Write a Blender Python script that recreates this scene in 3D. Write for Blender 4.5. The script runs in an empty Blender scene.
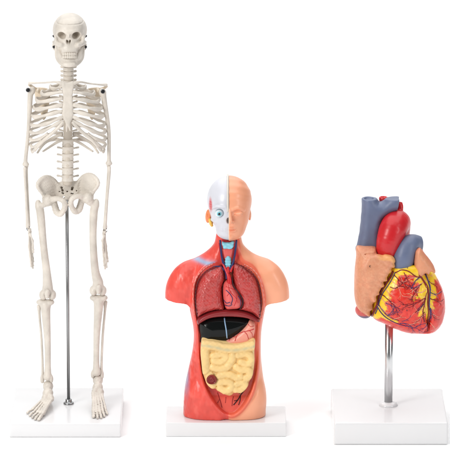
import bpy, math, random
import numpy as np
from mathutils import Vector
from mathutils.bvhtree import BVHTree

# ---------------------------------------------------------------- camera, light, exposure
S = 0.001                       # one build unit = 1 mm
PITCH = math.radians(14.0)
DIST = 4500.0
AIM_Z = 197.5
F = np.array([0.0, math.cos(PITCH), -math.sin(PITCH)])
U = np.array([0.0, math.sin(PITCH), math.cos(PITCH)])
R = np.array([1.0, 0.0, 0.0])
CAM = np.array([0.0, 0.0, AIM_Z]) - F * DIST

scene = bpy.context.scene
COL = scene.collection
cd = bpy.data.cameras.new('camera')
cam = bpy.data.objects.new('camera', cd)
COL.objects.link(cam)
cam.location = CAM * S
cam.rotation_euler = (math.pi / 2 - PITCH, 0, 0)
cd.sensor_fit = 'VERTICAL'
cd.sensor_height = 24
cd.lens = 24 * DIST / 456.0
cd.clip_start = 0.05
cd.clip_end = 50
scene.camera = cam

w = bpy.data.worlds.new('World')
scene.world = w
w.use_nodes = True
w.node_tree.nodes['Background'].inputs['Color'].default_value = (1.0, 1.0, 1.0, 1)
w.node_tree.nodes['Background'].inputs['Strength'].default_value = 0.10

def area(name, loc, aim, sx, sy, power, col=(1, 1, 1)):
    l = bpy.data.lights.new(name, 'AREA')
    l.shape = 'RECTANGLE'; l.size = sx * S; l.size_y = sy * S
    l.energy = power; l.color = col
    o = bpy.data.objects.new(name, l); COL.objects.link(o)
    o.location = Vector(loc) * S
    o.rotation_euler = (Vector(aim) - Vector(loc)).to_track_quat('-Z', 'Y').to_euler()
    return o
area('softbox_overhead', (0, 900, 2300), (0, 900, 0), 3600, 4600, 100.0, (1, 1, 1))
area('softbox_key', (-900, -1000, 750), (0, 0, 180), 420, 700, 12.5, (1, 0.985, 0.96))
area('softbox_fill', (1000, -800, 500), (0, 0, 180), 260, 700, 3.2, (0.97, 0.985, 1))
scene.view_settings.view_transform = 'Standard'
scene.view_settings.look = 'None'
scene.view_settings.exposure = 0.0
scene.view_settings.gamma = 1.0

# ---------------------------------------------------------------- mapping photo layout -> millimetres
def at(px, py, y=0.0):
    d = F * DIST + R * (px - 225.0) + U * (228.0 - py)
    return CAM + d * ((y - CAM[1]) / d[1])
def on_level(px, py, z):
    d = F * DIST + R * (px - 225.0) + U * (228.0 - py)
    return CAM + d * ((z - CAM[2]) / d[2])
def pts3(lst):
    return [at(*p) for p in lst]
def px_z(y_list, depth):
    return np.array([at(225, p, depth)[2] for p in y_list])

# ---------------------------------------------------------------- distance fields
def ell(P, c, r, rot=None):
    q = P - np.asarray(c, dtype=P.dtype)
    if rot is not None:
        q = q @ rot
    r = np.asarray(r, dtype=P.dtype)
    k0 = np.linalg.norm(q / r, axis=1)
    k1 = np.linalg.norm(q / (r * r), axis=1) + 1e-6
    return k0 * (k0 - 1.0) / k1
def cone(P, a, b, ra, rb):
    a = np.asarray(a, dtype=P.dtype); b = np.asarray(b, dtype=P.dtype)
    ab = b - a
    t = np.clip(((P - a) @ ab) / max(float(ab @ ab), 1e-9), 0, 1)
    return np.linalg.norm(P - a - t[:, None] * ab, axis=1) - (ra + (rb - ra) * t)
def smin(a, b, k):
    h = np.clip(0.5 + 0.5 * (b - a) / k, 0, 1)
    return b + (a - b) * h - k * h * (1 - h)
def smax(a, b, k):
    return -smin(-a, -b, k)
def chain(P, pts, rad, k=None):
    d = None
    for i in range(len(pts) - 1):
        e = cone(P, pts[i], pts[i + 1], rad[i], rad[i + 1])
        d = e if d is None else (np.minimum(d, e) if k is None else smin(d, e, k))
    return d
def spline(pts, n=6, closed=False):
    pts = [np.asarray(p, dtype=float) for p in pts]
    out = []
    m = len(pts)
    rng = range(m) if closed else range(m - 1)
    for i in rng:
        if closed:
            p0, p1, p2, p3 = pts[i - 1], pts[i], pts[(i + 1) % m], pts[(i + 2) % m]
        else:
            p0 = pts[max(i - 1, 0)]; p1 = pts[i]; p2 = pts[i + 1]; p3 = pts[min(i + 2, m - 1)]
        for k in range(n):
            t = k / n
            out.append(0.5 * ((2 * p1) + (-p0 + p2) * t + (2 * p0 - 5 * p1 + 4 * p2 - p3) * t * t
                              + (-p0 + 3 * p1 - 3 * p2 + p3) * t ** 3))
    if not closed:
        out.append(pts[-1])
    return out
def curve_chain(P, ctrl, rad, n=4, k=None):
    c = spline([np.append(p, r) for p, r in zip(ctrl, rad)], n)
    return chain(P, [q[:3] for q in c], [max(q[3], 0.05) for q in c], k)
def poly2(X, Z, poly):
    """signed distance to a 2D polygon, negative inside"""
    n = len(poly)
    d = np.full(X.shape, 1e18)
    s = np.ones(X.shape)
    for i in range(n):
        ax, az = poly[i]; bx, bz = poly[i - 1]
        ex, ez = bx - ax, bz - az
        wx, wz = X - ax, Z - az
        t = np.clip((wx * ex + wz * ez) / (ex * ex + ez * ez + 1e-12), 0, 1)
        dx, dz = wx - ex * t, wz - ez * t
        d = np.minimum(d, dx * dx + dz * dz)
        c1 = Z >= az; c2 = Z < bz; c3 = ex * wz > ez * wx
        flip = (c1 & c2 & c3) | (~c1 & ~c2 & ~c3)
        s = np.where(flip, -s, s)
    return s * np.sqrt(d)
def outline(lst, y, n=5, closed=True):
    """layout outline -> (x, z) polygon in the upright plane at depth y"""
    p = [at(a, b, y)[[0, 2]] for a, b in lst]
    return np.array(spline(p, n, closed)) if n > 1 else np.array(p)
def inflate(P, poly, y0, rim, thick):
    s = poly2(P[:, 0], P[:, 2], poly)
    a = np.maximum(rim + s, 0) / rim
    b = (P[:, 1] - y0) / thick
    return (np.sqrt(a * a + b * b + 1e-9) - 1) * min(rim, thick)
def rotm(ax, ay, az):
    cx, sx = math.cos(ax), math.sin(ax); cy, sy = math.cos(ay), math.sin(ay); cz, sz = math.cos(az), math.sin(az)
    X = np.array([[1, 0, 0], [0, cx, -sx], [0, sx, cx]])
    Y = np.array([[cy, 0, sy], [0, 1, 0], [-sy, 0, cy]])
    Z = np.array([[cz, -sz, 0], [sz, cz, 0], [0, 0, 1]])
    return Z @ Y @ X

# ---------------------------------------------------------------- field -> mesh (surface nets)
def call(f, P):
    out = np.empty(len(P))
    for i in range(0, len(P), 400000):
        out[i:i + 400000] = f(P[i:i + 400000])
    return out
def nets(f, lo, hi, h, slack=2.2):
    lo = np.asarray(lo, float) - 2 * h; hi = np.asarray(hi, float) + 2 * h
    B = 4
    nb = np.ceil((hi - lo) / (h * B)).astype(int) + 1
    n = nb * B
    g = [lo[i] + (np.arange(nb[i]) + 0.5) * h * B - h * 0.5 for i in range(3)]
    G = np.stack(np.meshgrid(*g, indexing='ij'), -1).reshape(-1, 3)
    c = call(f, G).reshape(nb)
    V = np.repeat(np.repeat(np.repeat(c, B, 0), B, 1), B, 2)
    near = np.abs(c) < h * B * slack
    sel = np.repeat(np.repeat(np.repeat(near, B, 0), B, 1), B, 2)
    idx = np.argwhere(sel)
    V[sel] = call(f, lo + idx * h)
    inside = V < 0
    cnt = np.zeros(n - 1, dtype=np.int8)
    for dx in (0, 1):
        for dy in (0, 1):
            for dz in (0, 1):
                cnt += inside[dx:n[0] - 1 + dx, dy:n[1] - 1 + dy, dz:n[2] - 1 + dz]
    act = (cnt > 0) & (cnt < 8)
    cells = np.argwhere(act)
    vid = np.full(n - 1, -1, dtype=np.int64)
    vid[act] = np.arange(len(cells))
    acc = np.zeros((len(cells), 3)); num = np.zeros(len(cells))
    corners = [(a, b, c_) for a in (0, 1) for b in (0, 1) for c_ in (0, 1)]
    for i, p in enumerate(corners):
        for q in corners[i + 1:]:
            if sum(abs(a - b) for a, b in zip(p, q)) != 1:
                continue
            v0 = V[cells[:, 0] + p[0], cells[:, 1] + p[1], cells[:, 2] + p[2]]
            v1 = V[cells[:, 0] + q[0], cells[:, 1] + q[1], cells[:, 2] + q[2]]
            m = (v0 < 0) != (v1 < 0)
            t = np.where(m, v0 / np.where(m, v0 - v1, 1), 0)
            pos = np.array(p)[None, :] + t[:, None] * (np.array(q) - np.array(p))[None, :]
            acc += pos * m[:, None]; num += m
    verts = lo + (cells + acc / np.maximum(num, 1)[:, None]) * h
    faces = []
    for ax in range(3):
        o1, o2 = [(1, 2), (2, 0), (0, 1)][ax]
        sl0 = [slice(1, n[i] - 1) for i in range(3)]; sl1 = list(sl0)
        sl0[ax] = slice(0, n[ax] - 1); sl1[ax] = slice(1, n[ax])
        a = inside[tuple(sl0)]; b = inside[tuple(sl1)]
        e = np.argwhere(a != b)
        if not len(e):
            continue
        flip = a[e[:, 0], e[:, 1], e[:, 2]]
        base = e + 1; base[:, ax] -= 1
        q = []
        for s1, s2 in ((0, 0), (1, 0), (1, 1), (0, 1)):
            k = base.copy(); k[:, o1] -= 1 - s1; k[:, o2] -= 1 - s2
            q.append(vid[k[:, 0], k[:, 1], k[:, 2]])
        q = np.stack(q, 1)
        q[~flip] = q[~flip][:, ::-1]
        faces.append(q)
    faces = np.concatenate(faces)
    faces = faces[(faces >= 0).all(1)]
    return verts, faces
def relax(v, f, it=2, lam=0.5):
    e = np.concatenate([f[:, [i, (i + 1) % 4]] for i in range(4)])
    for _ in range(it):
        s = np.zeros_like(v); c = np.zeros(len(v))
        for a, b in ((0, 1), (1, 0)):
            for k in range(3):
                s[:, k] += np.bincount(e[:, a], v[e[:, b], k], len(v))
            c += np.bincount(e[:, a], minlength=len(v))
        v = v + (s / np.maximum(c, 1)[:, None] - v) * lam
    return v

LAT = np.random.RandomState(3).rand(64, 64, 64) * 2 - 1
def vnoise(v, s, seed=0):
    q = np.asarray(v, float) * s + seed * 7.31
    i = np.floor(q).astype(int); f = q - i; f = f * f * (3 - 2 * f)
    out = 0
    for a in (0, 1):
        for b in (0, 1):
            for c in (0, 1):
                w_ = (f[:, 0] if a else 1 - f[:, 0]) * (f[:, 1] if b else 1 - f[:, 1]) * (f[:, 2] if c else 1 - f[:, 2])
                out = out + w_ * LAT[(i[:, 0] + a) % 64, (i[:, 1] + b) % 64, (i[:, 2] + c) % 64]
    return out
def wob(v, seed=0):
    v = np.asarray(v, float)
    return vnoise(v, 0.17, seed) + 0.5 * vnoise(v[:, [1, 2, 0]], 0.37, seed + 1)
# ---------------------------------------------------------------- objects
ROOT = {}
def thing(name, label, cat, loc, group=None):
    o = bpy.data.objects.new(name, None); COL.objects.link(o)
    o.empty_display_size = 0.02
    o.location = Vector(loc) * S
    o['label'] = label; o['category'] = cat
    if group: o['group'] = group
    ROOT[o.name] = np.asarray(loc, float)
    return o
def origin(parent):
    while parent is not None and parent.parent is not None:
        parent = parent.parent
    return ROOT[parent.name] if parent is not None else np.zeros(3)
def put(name, verts, faces, mat, parent, smooth=True, colors=None, label=None):
    verts = (np.asarray(verts, float) - origin(parent)) * S
    me = bpy.data.meshes.new(name)
    if isinstance(faces, np.ndarray):
        k = faces.shape[1]; nf = len(faces)
        me.vertices.add(len(verts)); me.vertices.foreach_set('co', verts.astype(np.float32).ravel())
        me.loops.add(nf * k); me.loops.foreach_set('vertex_index', faces.astype(np.int32).ravel())
        me.polygons.add(nf)
        me.polygons.foreach_set('loop_start', np.arange(0, nf * k, k, dtype=np.int32))
        me.polygons.foreach_set('loop_total', np.full(nf, k, dtype=np.int32))
        me.update(calc_edges=True)
    else:
        me.from_pydata([tuple(v) for v in verts], [], faces)
    me.validate()
    if smooth:
        me.polygons.foreach_set('use_smooth', [True] * len(me.polygons))
    if colors is not None:
        a = me.color_attributes.new('Col', 'FLOAT_COLOR', 'POINT')
        c = np.ones((len(verts), 4), dtype=np.float32); c[:, :3] = colors
        a.data.foreach_set('color', c.ravel())
    me.update()
    o = bpy.data.objects.new(name, me); COL.objects.link(o)
    me.materials.append(mat)
    if parent is not None: o.parent = parent
    if label: o['label'] = label
    return o
def solid(name, f, lo, hi, h, mat, parent, it=1, paint=None, label=None, keep=False, slack=2.2):
    v, q = nets(f, lo, hi, h, slack)
    if it: v = relax(v, q, it)
    o = put(name, v, q, mat, parent, colors=None if paint is None else paint(v), label=label)
    if keep:
        return o, BVHTree.FromPolygons([Vector(x) for x in v], q.tolist())
    return o
def box_of(pts, m):
    a = np.array(pts); return a.min(0) - m, a.max(0) + m
def bone(name, ctrl, rad, mat, parent, lumps=(), h=0.6, n=5, k=None, extra=None):
    """ctrl in (px, py, depth); lumps (px, py, depth, rx, ry, rz)"""
    c = pts3(ctrl); L = [(at(*l[:3]), l[3:]) for l in lumps]
    def f(P):
        d = curve_chain(P, c, rad, n)
        for lc, lr in L:
            d = smin(d, ell(P, lc, lr), 1.5)
        if extra: d = extra(P, d)
        return d
    lo, hi = box_of(c + [l[0] for l in L], max(rad) + 4)
    return solid(name, f, lo, hi, h, mat, parent)

class Tubes:
    def __init__(s): s.v = []; s.f = []; s.n = 0
    def add(s, pts, rad, seg=6, flat=None):
        pts = [np.asarray(p, float) for p in pts]
        m = len(pts)
        if m < 2: return
        if np.isscalar(rad): rad = [rad] * m
        T = [pts[min(i + 1, m - 1)] - pts[max(i - 1, 0)] for i in range(m)]
        T = [t / (np.linalg.norm(t) + 1e-9) for t in T]
        up = np.array([0, -1.0, 0.05])
        nrm = up - T[0] * (up @ T[0])
        if np.linalg.norm(nrm) < 1e-3: nrm = np.array([1.0, 0, 0])
        nrm /= np.linalg.norm(nrm)
        for i in range(m):
            nrm = nrm - T[i] * (nrm @ T[i]); nrm /= np.linalg.norm(nrm) + 1e-9
            bn = np.cross(T[i], nrm)
            for k in range(seg):
                a = 2 * math.pi * k / seg
                s.v.append(pts[i] + rad[i] * (math.cos(a) * nrm + math.sin(a) * bn))
        for i in range(m - 1):
            for k in range(seg):
                a = s.n + i * seg + k; b = s.n + i * seg + (k + 1) % seg
                s.f.append((a, b, b + seg, a + seg))
        s.f.append(tuple(s.n + k for k in reversed(range(seg))))
        s.f.append(tuple(s.n + (m - 1) * seg + k for k in range(seg)))
        s.n += m * seg
    def build(s, name, mat, parent, label=None):
        return put(name, s.v, s.f, mat, parent, label=label)

def ribbon(path, up, rh, rt, seg=10):
    """swept oval bar: rh half height along 'up', rt half thickness"""
    v = []; f = []
    m = len(path)
    for i in range(m):
        t = path[min(i + 1, m - 1)] - path[max(i - 1, 0)]; t = t / np.linalg.norm(t)
        u = up - t * (up @ t); u /= np.linalg.norm(u)
        b = np.cross(t, u)
        a_, c_ = rh[i], rt[i]
        for k in range(seg):
            a = 2 * math.pi * k / seg
            v.append(path[i] + u * math.cos(a) * a_ + b * math.sin(a) * c_)
    for i in range(m - 1):
        for k in range(seg):
            a = i * seg + k; b = i * seg + (k + 1) % seg
            f.append((a, b, b + seg, a + seg))
    f.append(tuple(reversed(range(seg)))); f.append(tuple((m - 1) * seg + k for k in range(seg)))
    return v, f

def rounded_box(name, lo, hi, r, mat, parent, seg=4):
    """bevelled slab"""
    import bmesh
    bm = bmesh.new()
    bmesh.ops.create_cube(bm, size=1)
    lo = np.asarray(lo, float); hi = np.asarray(hi, float)
    for vtx in bm.verts:
        vtx.co = Vector([(lo[i] + hi[i]) / 2 + vtx.co[i] * (hi[i] - lo[i]) for i in range(3)])
    bmesh.ops.bevel(bm, geom=list(bm.edges), offset=r, segments=seg, profile=0.5, affect='EDGES')
    v = [np.array(x.co) for x in bm.verts]; f = [tuple(q.index for q in p.verts) for p in bm.faces]
    bm.free()
    return put(name, v, f, mat, parent)
def lathe(name, c, prof, mat, parent, seg=40, smooth=True):
    v = []; f = []
    for r, z in prof:
        for k in range(seg):
            a = 2 * math.pi * k / seg
            v.append((c[0] + r * math.cos(a), c[1] + r * math.sin(a), c[2] + z))
    for i in range(len(prof) - 1):
        for k in range(seg):
            a = i * seg + k; b = i * seg + (k + 1) % seg
            f.append((a, b, b + seg, a + seg))
    f.append(tuple(reversed(range(seg)))); f.append(tuple((len(prof) - 1) * seg + k for k in range(seg)))
    return put(name, v, f, mat, parent, smooth=smooth)

# ---------------------------------------------------------------- materials
def lin(r, g, b):
    def c(x):
        x /= 255.0
        return x / 12.92 if x <= 0.04045 else ((x + 0.055) / 1.055) ** 2.4
    return (c(r), c(g), c(b))
def mat(name, col=None, rough=0.45, metal=0.0, var=0.08, vs=60, bump=0.0, bs=300, coat=0.0, sss=0.0, vcol=False, bump_fn=None, spec=0.5):
    m = bpy.data.materials.new(name); m.use_nodes = True
    nt = m.node_tree; N = nt.nodes; Lk = nt.links
    b = N['Principled BSDF']
    b.inputs['Roughness'].default_value = rough
    b.inputs['Metallic'].default_value = metal
    b.inputs['Specular IOR Level'].default_value = spec
    b.inputs['Coat Weight'].default_value = coat
    b.inputs['Coat Roughness'].default_value = 0.12
    if sss:
        b.inputs['Subsurface Weight'].default_value = sss
        b.inputs['Subsurface Scale'].default_value = 0.003
        b.inputs['Subsurface Radius'].default_value = (1.0, 0.6, 0.4)
    tc = N.new('ShaderNodeTexCoord')
    nz = N.new('ShaderNodeTexNoise'); nz.inputs['Scale'].default_value = vs; nz.inputs['Detail'].default_value = 5
    Lk.new(tc.outputs['Object'], nz.inputs['Vector'])
    mr = N.new('ShaderNodeMapRange')
    mr.inputs['From Min'].default_value = 0.3; mr.inputs['From Max'].default_value = 0.7
    mr.inputs['To Min'].default_value = 1 - var; mr.inputs['To Max'].default_value = 1 + var * 0.5
    Lk.new(nz.outputs['Fac'], mr.inputs['Value'])
    mx = N.new('ShaderNodeVectorMath'); mx.operation = 'SCALE'
    if vcol:
        at_ = N.new('ShaderNodeAttribute'); at_.attribute_name = 'Col'
        Lk.new(at_.outputs['Color'], mx.inputs[0])
    else:
        mx.inputs[0].default_value = col
    Lk.new(mr.outputs['Result'], mx.inputs['Scale'])
    Lk.new(mx.outputs['Vector'], b.inputs['Base Color'])
    if bump or bump_fn:
        bp = N.new('ShaderNodeBump')
        bp.inputs['Distance'].default_value = 0.0025 if bump_fn else 0.001
        bp.inputs['Strength'].default_value = bump or 0.5
        if bump_fn:
            h = bump_fn(nt, tc)
        else:
            n2 = N.new('ShaderNodeTexNoise'); n2.inputs['Scale'].default_value = bs; n2.inputs['Detail'].default_value = 4
            Lk.new(tc.outputs['Object'], n2.inputs['Vector']); h = n2.outputs['Fac']
        Lk.new(h, bp.inputs['Height']); Lk.new(bp.outputs['Normal'], b.inputs['Normal'])
    return m

M = {}
M['bone'] = mat('ivory_bone_plastic', (0.69, 0.635, 0.565), 0.40, var=0.16, vs=75, bump=0.5, bs=320, sss=0.0)
M['bone_old'] = mat('tan_bone_plastic', (0.74, 0.63, 0.49), 0.5, var=0.2, vs=70, bump=0.4, bs=260)
M['tooth'] = mat('tooth_plastic', (0.71, 0.655, 0.58), 0.36, var=0.04)
M['disc'] = mat('spinal_disc_plastic', (0.62, 0.555, 0.475), 0.5)
M['white_base'] = mat('white_gloss_plastic', (0.755, 0.755, 0.765), 0.18, var=0.015, vs=8, coat=0.3)
M['steel'] = mat('polished_steel', (0.32, 0.325, 0.33), 0.3, metal=1.0, var=0.03)
M['chrome'] = mat('bright_chrome', (0.66, 0.67, 0.68), 0.26, metal=1.0, var=0.03)
M['dark_steel'] = mat('dark_steel', (0.06, 0.06, 0.065), 0.3, metal=0.9, var=0.05)
M['screw'] = mat('screw_metal', (0.13, 0.13, 0.14), 0.25, metal=1.0, var=0.1)
M['floor'] = mat('white_paper', (0.96, 0.96, 0.96), 0.9, var=0.004, vs=4, spec=0.1)

# ---------------------------------------------------------------- setting: one white paper sweep
def sweep():
    prof = [(-800.0, 0.0)]
    for k in range(13):
        a = math.pi / 2 * k / 12
        prof.append((2500 + 700 * math.sin(a), 700 - 700 * math.cos(a)))
    prof.append((3200.0, 6000.0))
    v = []; f = []
    for y, z in prof:
        v += [(-6000, y, z), (6000, y, z)]
    for i in range(len(prof) - 1):
        f.append((2 * i, 2 * i + 1, 2 * i + 3, 2 * i + 2))
    o = put('floor', v, f, M['floor'], None)
    o['kind'] = 'structure'; o['label'] = 'seamless white paper surface and background'
sweep()

# ================================================================ SKELETON
def base_slab(parent, xl, xr, py_front, py_back, z, r=1.6):
    yf = on_level(225, py_front, z)[1]; yb = on_level(225, py_back, z)[1]
    a = at(xl, 400, yf)[0]; b = at(xr, 400, yf)[0]
    return rounded_box('base', (a, yf, 0.0), (b, yb, z), r, M['white_base'], parent)

def skeleton():
    zt = 14.5
    root = thing('skeleton_model', 'small ivory human skeleton hanging on a thin steel rod above a flat white plinth', 'skeleton model',
                 (at(68.4, 405, 0)[0], 0, 0))
    B = M['bone']
    base_slab(root, 8.8, 120.6, 423.6, 387.5, zt)
    CX = 67.8
    # ---- stand
    c = at(68.6, 405, 0); c[2] = zt - 0.5
    top = at(68.6, 200, 0)[2] - c[2]
    lathe('pole', c, [(1.6, 0), (1.6, top)], M['steel'], root)
    lathe('pole_socket', c, [(5.2, 0), (5.2, 1.8), (4.6, 2.2), (3.2, 2.4), (3.2, 5.2), (2.8, 5.6), (1.62, 5.6)], M['steel'], root)
    # ---- skull
    def skull(P):
        d = ell(P, at(69.8, 30, 5), (17.0, 21.5, 16.9))
        d = smin(d, ell(P, at(69.3, 28, -7), (13.8, 11.5, 10.5)), 4)
        d = smin(d, ell(P, at(69.0, 43.5, -4), (12.4, 12.5, 13.0)), 3)
        d = smin(d, curve_chain(P, pts3([(56.2, 35, -8), (60.5, 31.2, -15.5), (68.7, 32.5, -18), (77, 31.2, -15.5), (82.5, 35, -8)]),
                                [1.7, 1.9, 1.7, 1.9, 1.7]), 2)
        for m in (-1, 1):
            q = lambda x, y_, z_: at(69.4 + m * x, y_, z_)
            d = smin(d, curve_chain(P, [q(15.6, 42, 6), q(15.4, 42.3, -2), q(12.8, 43.6, -10.5), q(8.5, 45, -15.5)],
                                    [1.5, 1.7, 2.3, 2.5]), 1.6)
            d = smin(d, curve_chain(P, [q(14.0, 36, -9.5), q(13.4, 41, -11)], [1.4, 1.9]), 1.5)
            d = smin(d, ell(P, q(14.8, 46, 9), (2.6, 3.5, 4.5)), 2)
        d = smin(d, ell(P, at(69.2, 48.5, -9.5), (10.4, 9.0, 7.2)), 2.5)
        d = smin(d, cone(P, at(68.7, 34, -18), at(68.4, 38.3, -20.5), 1.5, 1.2), 1.4)
        for x in (60.6, 77.0):
            s = 1 if x > 69 else -1
            d = smax(d, -ell(P, at(x, 36.4, -19), (4.6, 14, 4.1), rotm(0, 0, s * 0.2)), 1.0)
            d = smax(d, -ell(P, at(69.3 + s * 10.2, 51.0, -14), (2.3, 5, 3.6)), 1.2)
            d = smax(d, -ell(P, at(69.6 + s * 18.9, 37, -4), (2.0, 6, 4.4)), 1.2)
        d = smax(d, -curve_chain(P, pts3([(68.4, 38.6, -20.5), (68.3, 42.2, -18)]), [1.1, 2.2]), 0.5)
        for m in (-1, 1):
            d = smax(d, -ell(P, at(68.3 + m * 1.25, 42.7, -20), (1.3, 9, 2.5), rotm(0, m * 0.3, 0)), 0.4)
        d = smin(d, cone(P, at(68.3, 41, -18.2), at(68.3, 45.2, -17.6), 0.2, 0.3), 0.2)
        zc = at(69, 24.4, -14)[2]
        return np.maximum(d, -np.maximum(np.abs(P[:, 2] - zc) - 0.35, -d - 0.6))
    sk, bv = solid('skull', skull, at(50, 62, -24), at(89, 10, 30), 0.5, B, root, keep=True)
    def jaw(P):
        d = curve_chain(P, pts3([(56.2, 46.5, 2), (57.0, 53, 0.5), (58.2, 59.0, -3.5), (62.8, 63.8, -12.5), (69.3, 64.8, -16.5),
                                 (75.8, 63.8, -12.5), (80.8, 59.0, -3.5), (82.2, 53, 0.5), (83.2, 46.5, 2)]),
                        [1.5, 2.4, 2.5, 2.5, 2.3, 2.5, 2.5, 2.4, 1.5])
        d = smin(d, curve_chain(P, pts3([(58.8, 54, -2), (61.6, 58.8, -11), (69.3, 60.0, -15.8), (77.2, 58.8, -11), (80.6, 54, -2)]),
                                [2.6, 2.2, 1.6, 2.2, 2.6]), 2)
        d = smin(d, ell(P, at(69.3, 64.4, -16.5), (6.6, 3.2, 2.6)), 1.5)
        for m in (-1, 1):
            d = smin(d, curve_chain(P, pts3([(69.4 + m * 10.8, 48, -5), (69.4 + m * 9.4, 54, -9), (69.4 + m * 7.0, 58.6, -12.5)]), [2.6, 2.9, 2.2], 3), 1.5)
        return d
    jw = solid('jaw', jaw, at(52, 70, -24), at(88, 42, 10), 0.5, B, root)
    def teeth(parent, py, s):
        v = []; f = []; n = 0
        for k in range(-4, 5):
            th = (k + 0.0) * 0.245
            x = 69.3 + 7.7 * math.sin(th); y = -11.8 - 7.0 * math.cos(th)
            c = at(x, py + s * 0.0, y)
            seg, rg = 10, 7
            for i in range(rg + 1):
                ph = math.pi * i / rg
                for j in range(seg):
                    a = 2 * math.pi * j / seg
                    rr = math.sin(ph) ** 0.6
                    v.append(c + np.array([0.97 * rr * math.cos(a), 0.9 * rr * math.sin(a), 1.6 * math.cos(ph)]))
            for i in range(rg):
                for j in range(seg):
                    a = n + i * seg + j; b = n + i * seg + (j + 1) % seg
                    f.append((a, a + seg, b + seg, b))
            n += (rg + 1) * seg
        put('teeth', v, f, M['tooth'], parent)
    teeth(sk, 54.2, 1); teeth(jw, 57.1, -1)
    for s, x in ((-1, 53.9), (1, 85.6)):
        for py in (36.0, 47.0):
            c = at(x, py, 3)
            v, q = nets(lambda P: np.minimum(ell(P, c, (1.0, 1.8, 1.7)), ell(P, c + np.array([s * 0.8, 0, 0]), (0.7, 1.0, 1.0))), c - 4, c + 4, 0.4)
            put('spring_hook', v, q, M['dark_steel'], sk)
    # ---- spine
    sp = None
    def vertebra(px, py, y, rx, hz, tp, tr, rib_like=False):
        c = at(px, py, y)
        def f(P):
            q = P - c
            r = np.sqrt((q[:, 0] / rx) ** 2 + (q[:, 1] / (rx * 0.8)) ** 2)
            waist = 1 - 0.12 * np.cos(np.clip(q[:, 2] / hz, -1, 1) * math.pi / 2)
            d = (r / waist - 1) * rx * 0.8
            d = smax(d, np.abs(q[:, 2]) - hz, 0.8)
            for s in (-1, 1):
                d = smin(d, curve_chain(P, [c + np.array([s * rx * 0.5, 2, 0]), c + np.array([s * tp * 0.65, 5, 0.4]), c + np.array([s * tp, 6, 0.9])],
                                        [tr, tr * 0.75, tr * 0.95], 2), 0.8)
            d = smin(d, cone(P, c + np.array([0, 4, 0]), c + np.array([0, 12, -3.5]), tr, tr * 0.8), 1)
            return d
        return solid('vertebra', f, c - np.array([tp + 3, rx + 3, hz + 5]), c + np.array([tp + 3, 16, hz + 4]), 0.55, B, sp)
    # the discs run through the whole column: one flexible core that carries the vertebrae
    lv = [(67.8, 142.5), (67.8, 149.6), (67.7, 156.6), (67.6, 163.6), (67.6, 170.6), (67.5, 177.8)]
    core = spline(pts3([(68.6, 60, 4), (68.4, 70, 5), (68.2, 82, 8), (68, 105, 14), (67.8, 130, 12), (67.8, 150, 6), (67.6, 168, 2), (67.4, 184, 5)]), 8)
    t = Tubes(); t.add(core, [2.9 + 1.6 * min(1, i / 26) for i in range(len(core))], 16)
    sp = t.build('spine', M['disc'], root)
    arr = np.array(core)
    def core_y(py):
        # depth of the column at a photo height
        best = min(core, key=lambda p: abs((228 - py) - ((p - CAM) @ U) / ((p - CAM) @ F) * DIST))
        return best[1]
    for k in range(5):
        py = 64.6 + k * 4.3
        vertebra(68.3, py, core_y(py), 5.9, 2.05, 6.9, 1.5)
    for k in range(10):
        py = 86.5 + k * 5.7
        vertebra(68.0, py, core_y(py), 4.9, 2.5, 8.5, 1.2)
    for k, (px, py) in enumerate(lv):
        vertebra(px, py, core_y(py), 6.3, 3.35, 10.2 if k else 8.5, 1.25)
    # ---- sternum
    poly = outline([(62.5, 80.8), (67.8, 82.2), (73, 80.8), (74.4, 84), (73.2, 90), (72.6, 97), (73.2, 106), (73.4, 115), (71.2, 121),
                    (70.4, 126), (70.9, 130.5), (69.4, 131), (68.0, 126.5), (67.2, 131.5), (65.7, 131), (65.7, 125), (64.4, 121), (62, 115), (62.4, 106), (63, 97), (62.2, 90), (61.3, 84)], -18, 3)
    P0 = at(67.8, 82, -18)
    solid('sternum', lambda P: inflate(P, poly, -18.5, 2.6, 1.9) + 0.25 * np.sin(P[:, 2] * 0.9) * 0.5, at(58, 134, -22), at(78, 79, -15), 0.5, M['bone'], root)
    # ---- ribs
    up = np.array([0, 0.15, 1.0])
    RB = [  # W, back py, lateral py, [(dx, py, y) ...] to the front
        (17.5, 83, 87.5, [(14, 89.0, -8), (9, 87.5, -14), (5.0, 85.2, -17.5)], 2.0),
        (26.5, 87, 93.6, [(23.5, 94.8, -8), (14, 93.2, -16), (5.0, 91.5, -18.5)], 2.1),
        (31.5, 92, 100.4, [(28.5, 102, -9), (17, 100.4, -17.5), (5.0, 98.3, -18.5)], 2.2),
        (34.3, 98, 107.6, [(31, 109.4, -10), (19, 107.6, -18.5), (5.0, 104.8, -18.5)], 2.2),
        (36.0, 105, 115.4, [(32.5, 117.0, -10), (20, 114.8, -19), (5.0, 110.8, -18.5)], 2.1),
        (37.2, 112, 124.2, [(33.5, 125.8, -10), (22, 124.0, -19), (11, 119.5, -20), (5.0, 116.5, -18.5)], 2.0),
        (37.8, 119, 131.6, [(34, 133.2, -10), (25, 131.2, -18), (14, 125.5, -20.5), (5.0, 120.6, -18.5)], 1.9),
        (38.0, 126, 138.8, [(34.8, 140.2, -9), (28, 138.6, -16), (20, 133.5, -19)], 1.8),
        (37.6, 133, 145.2, [(35.2, 147, -7), (31, 145.0, -13), (26, 139.8, -16)], 1.7),
        (36.2, 139.5, 150.4, [(35.4, 151.8, -5), (33.4, 150.0, -9), (31, 145.6, -12.5)], 1.6),
    ]
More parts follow.
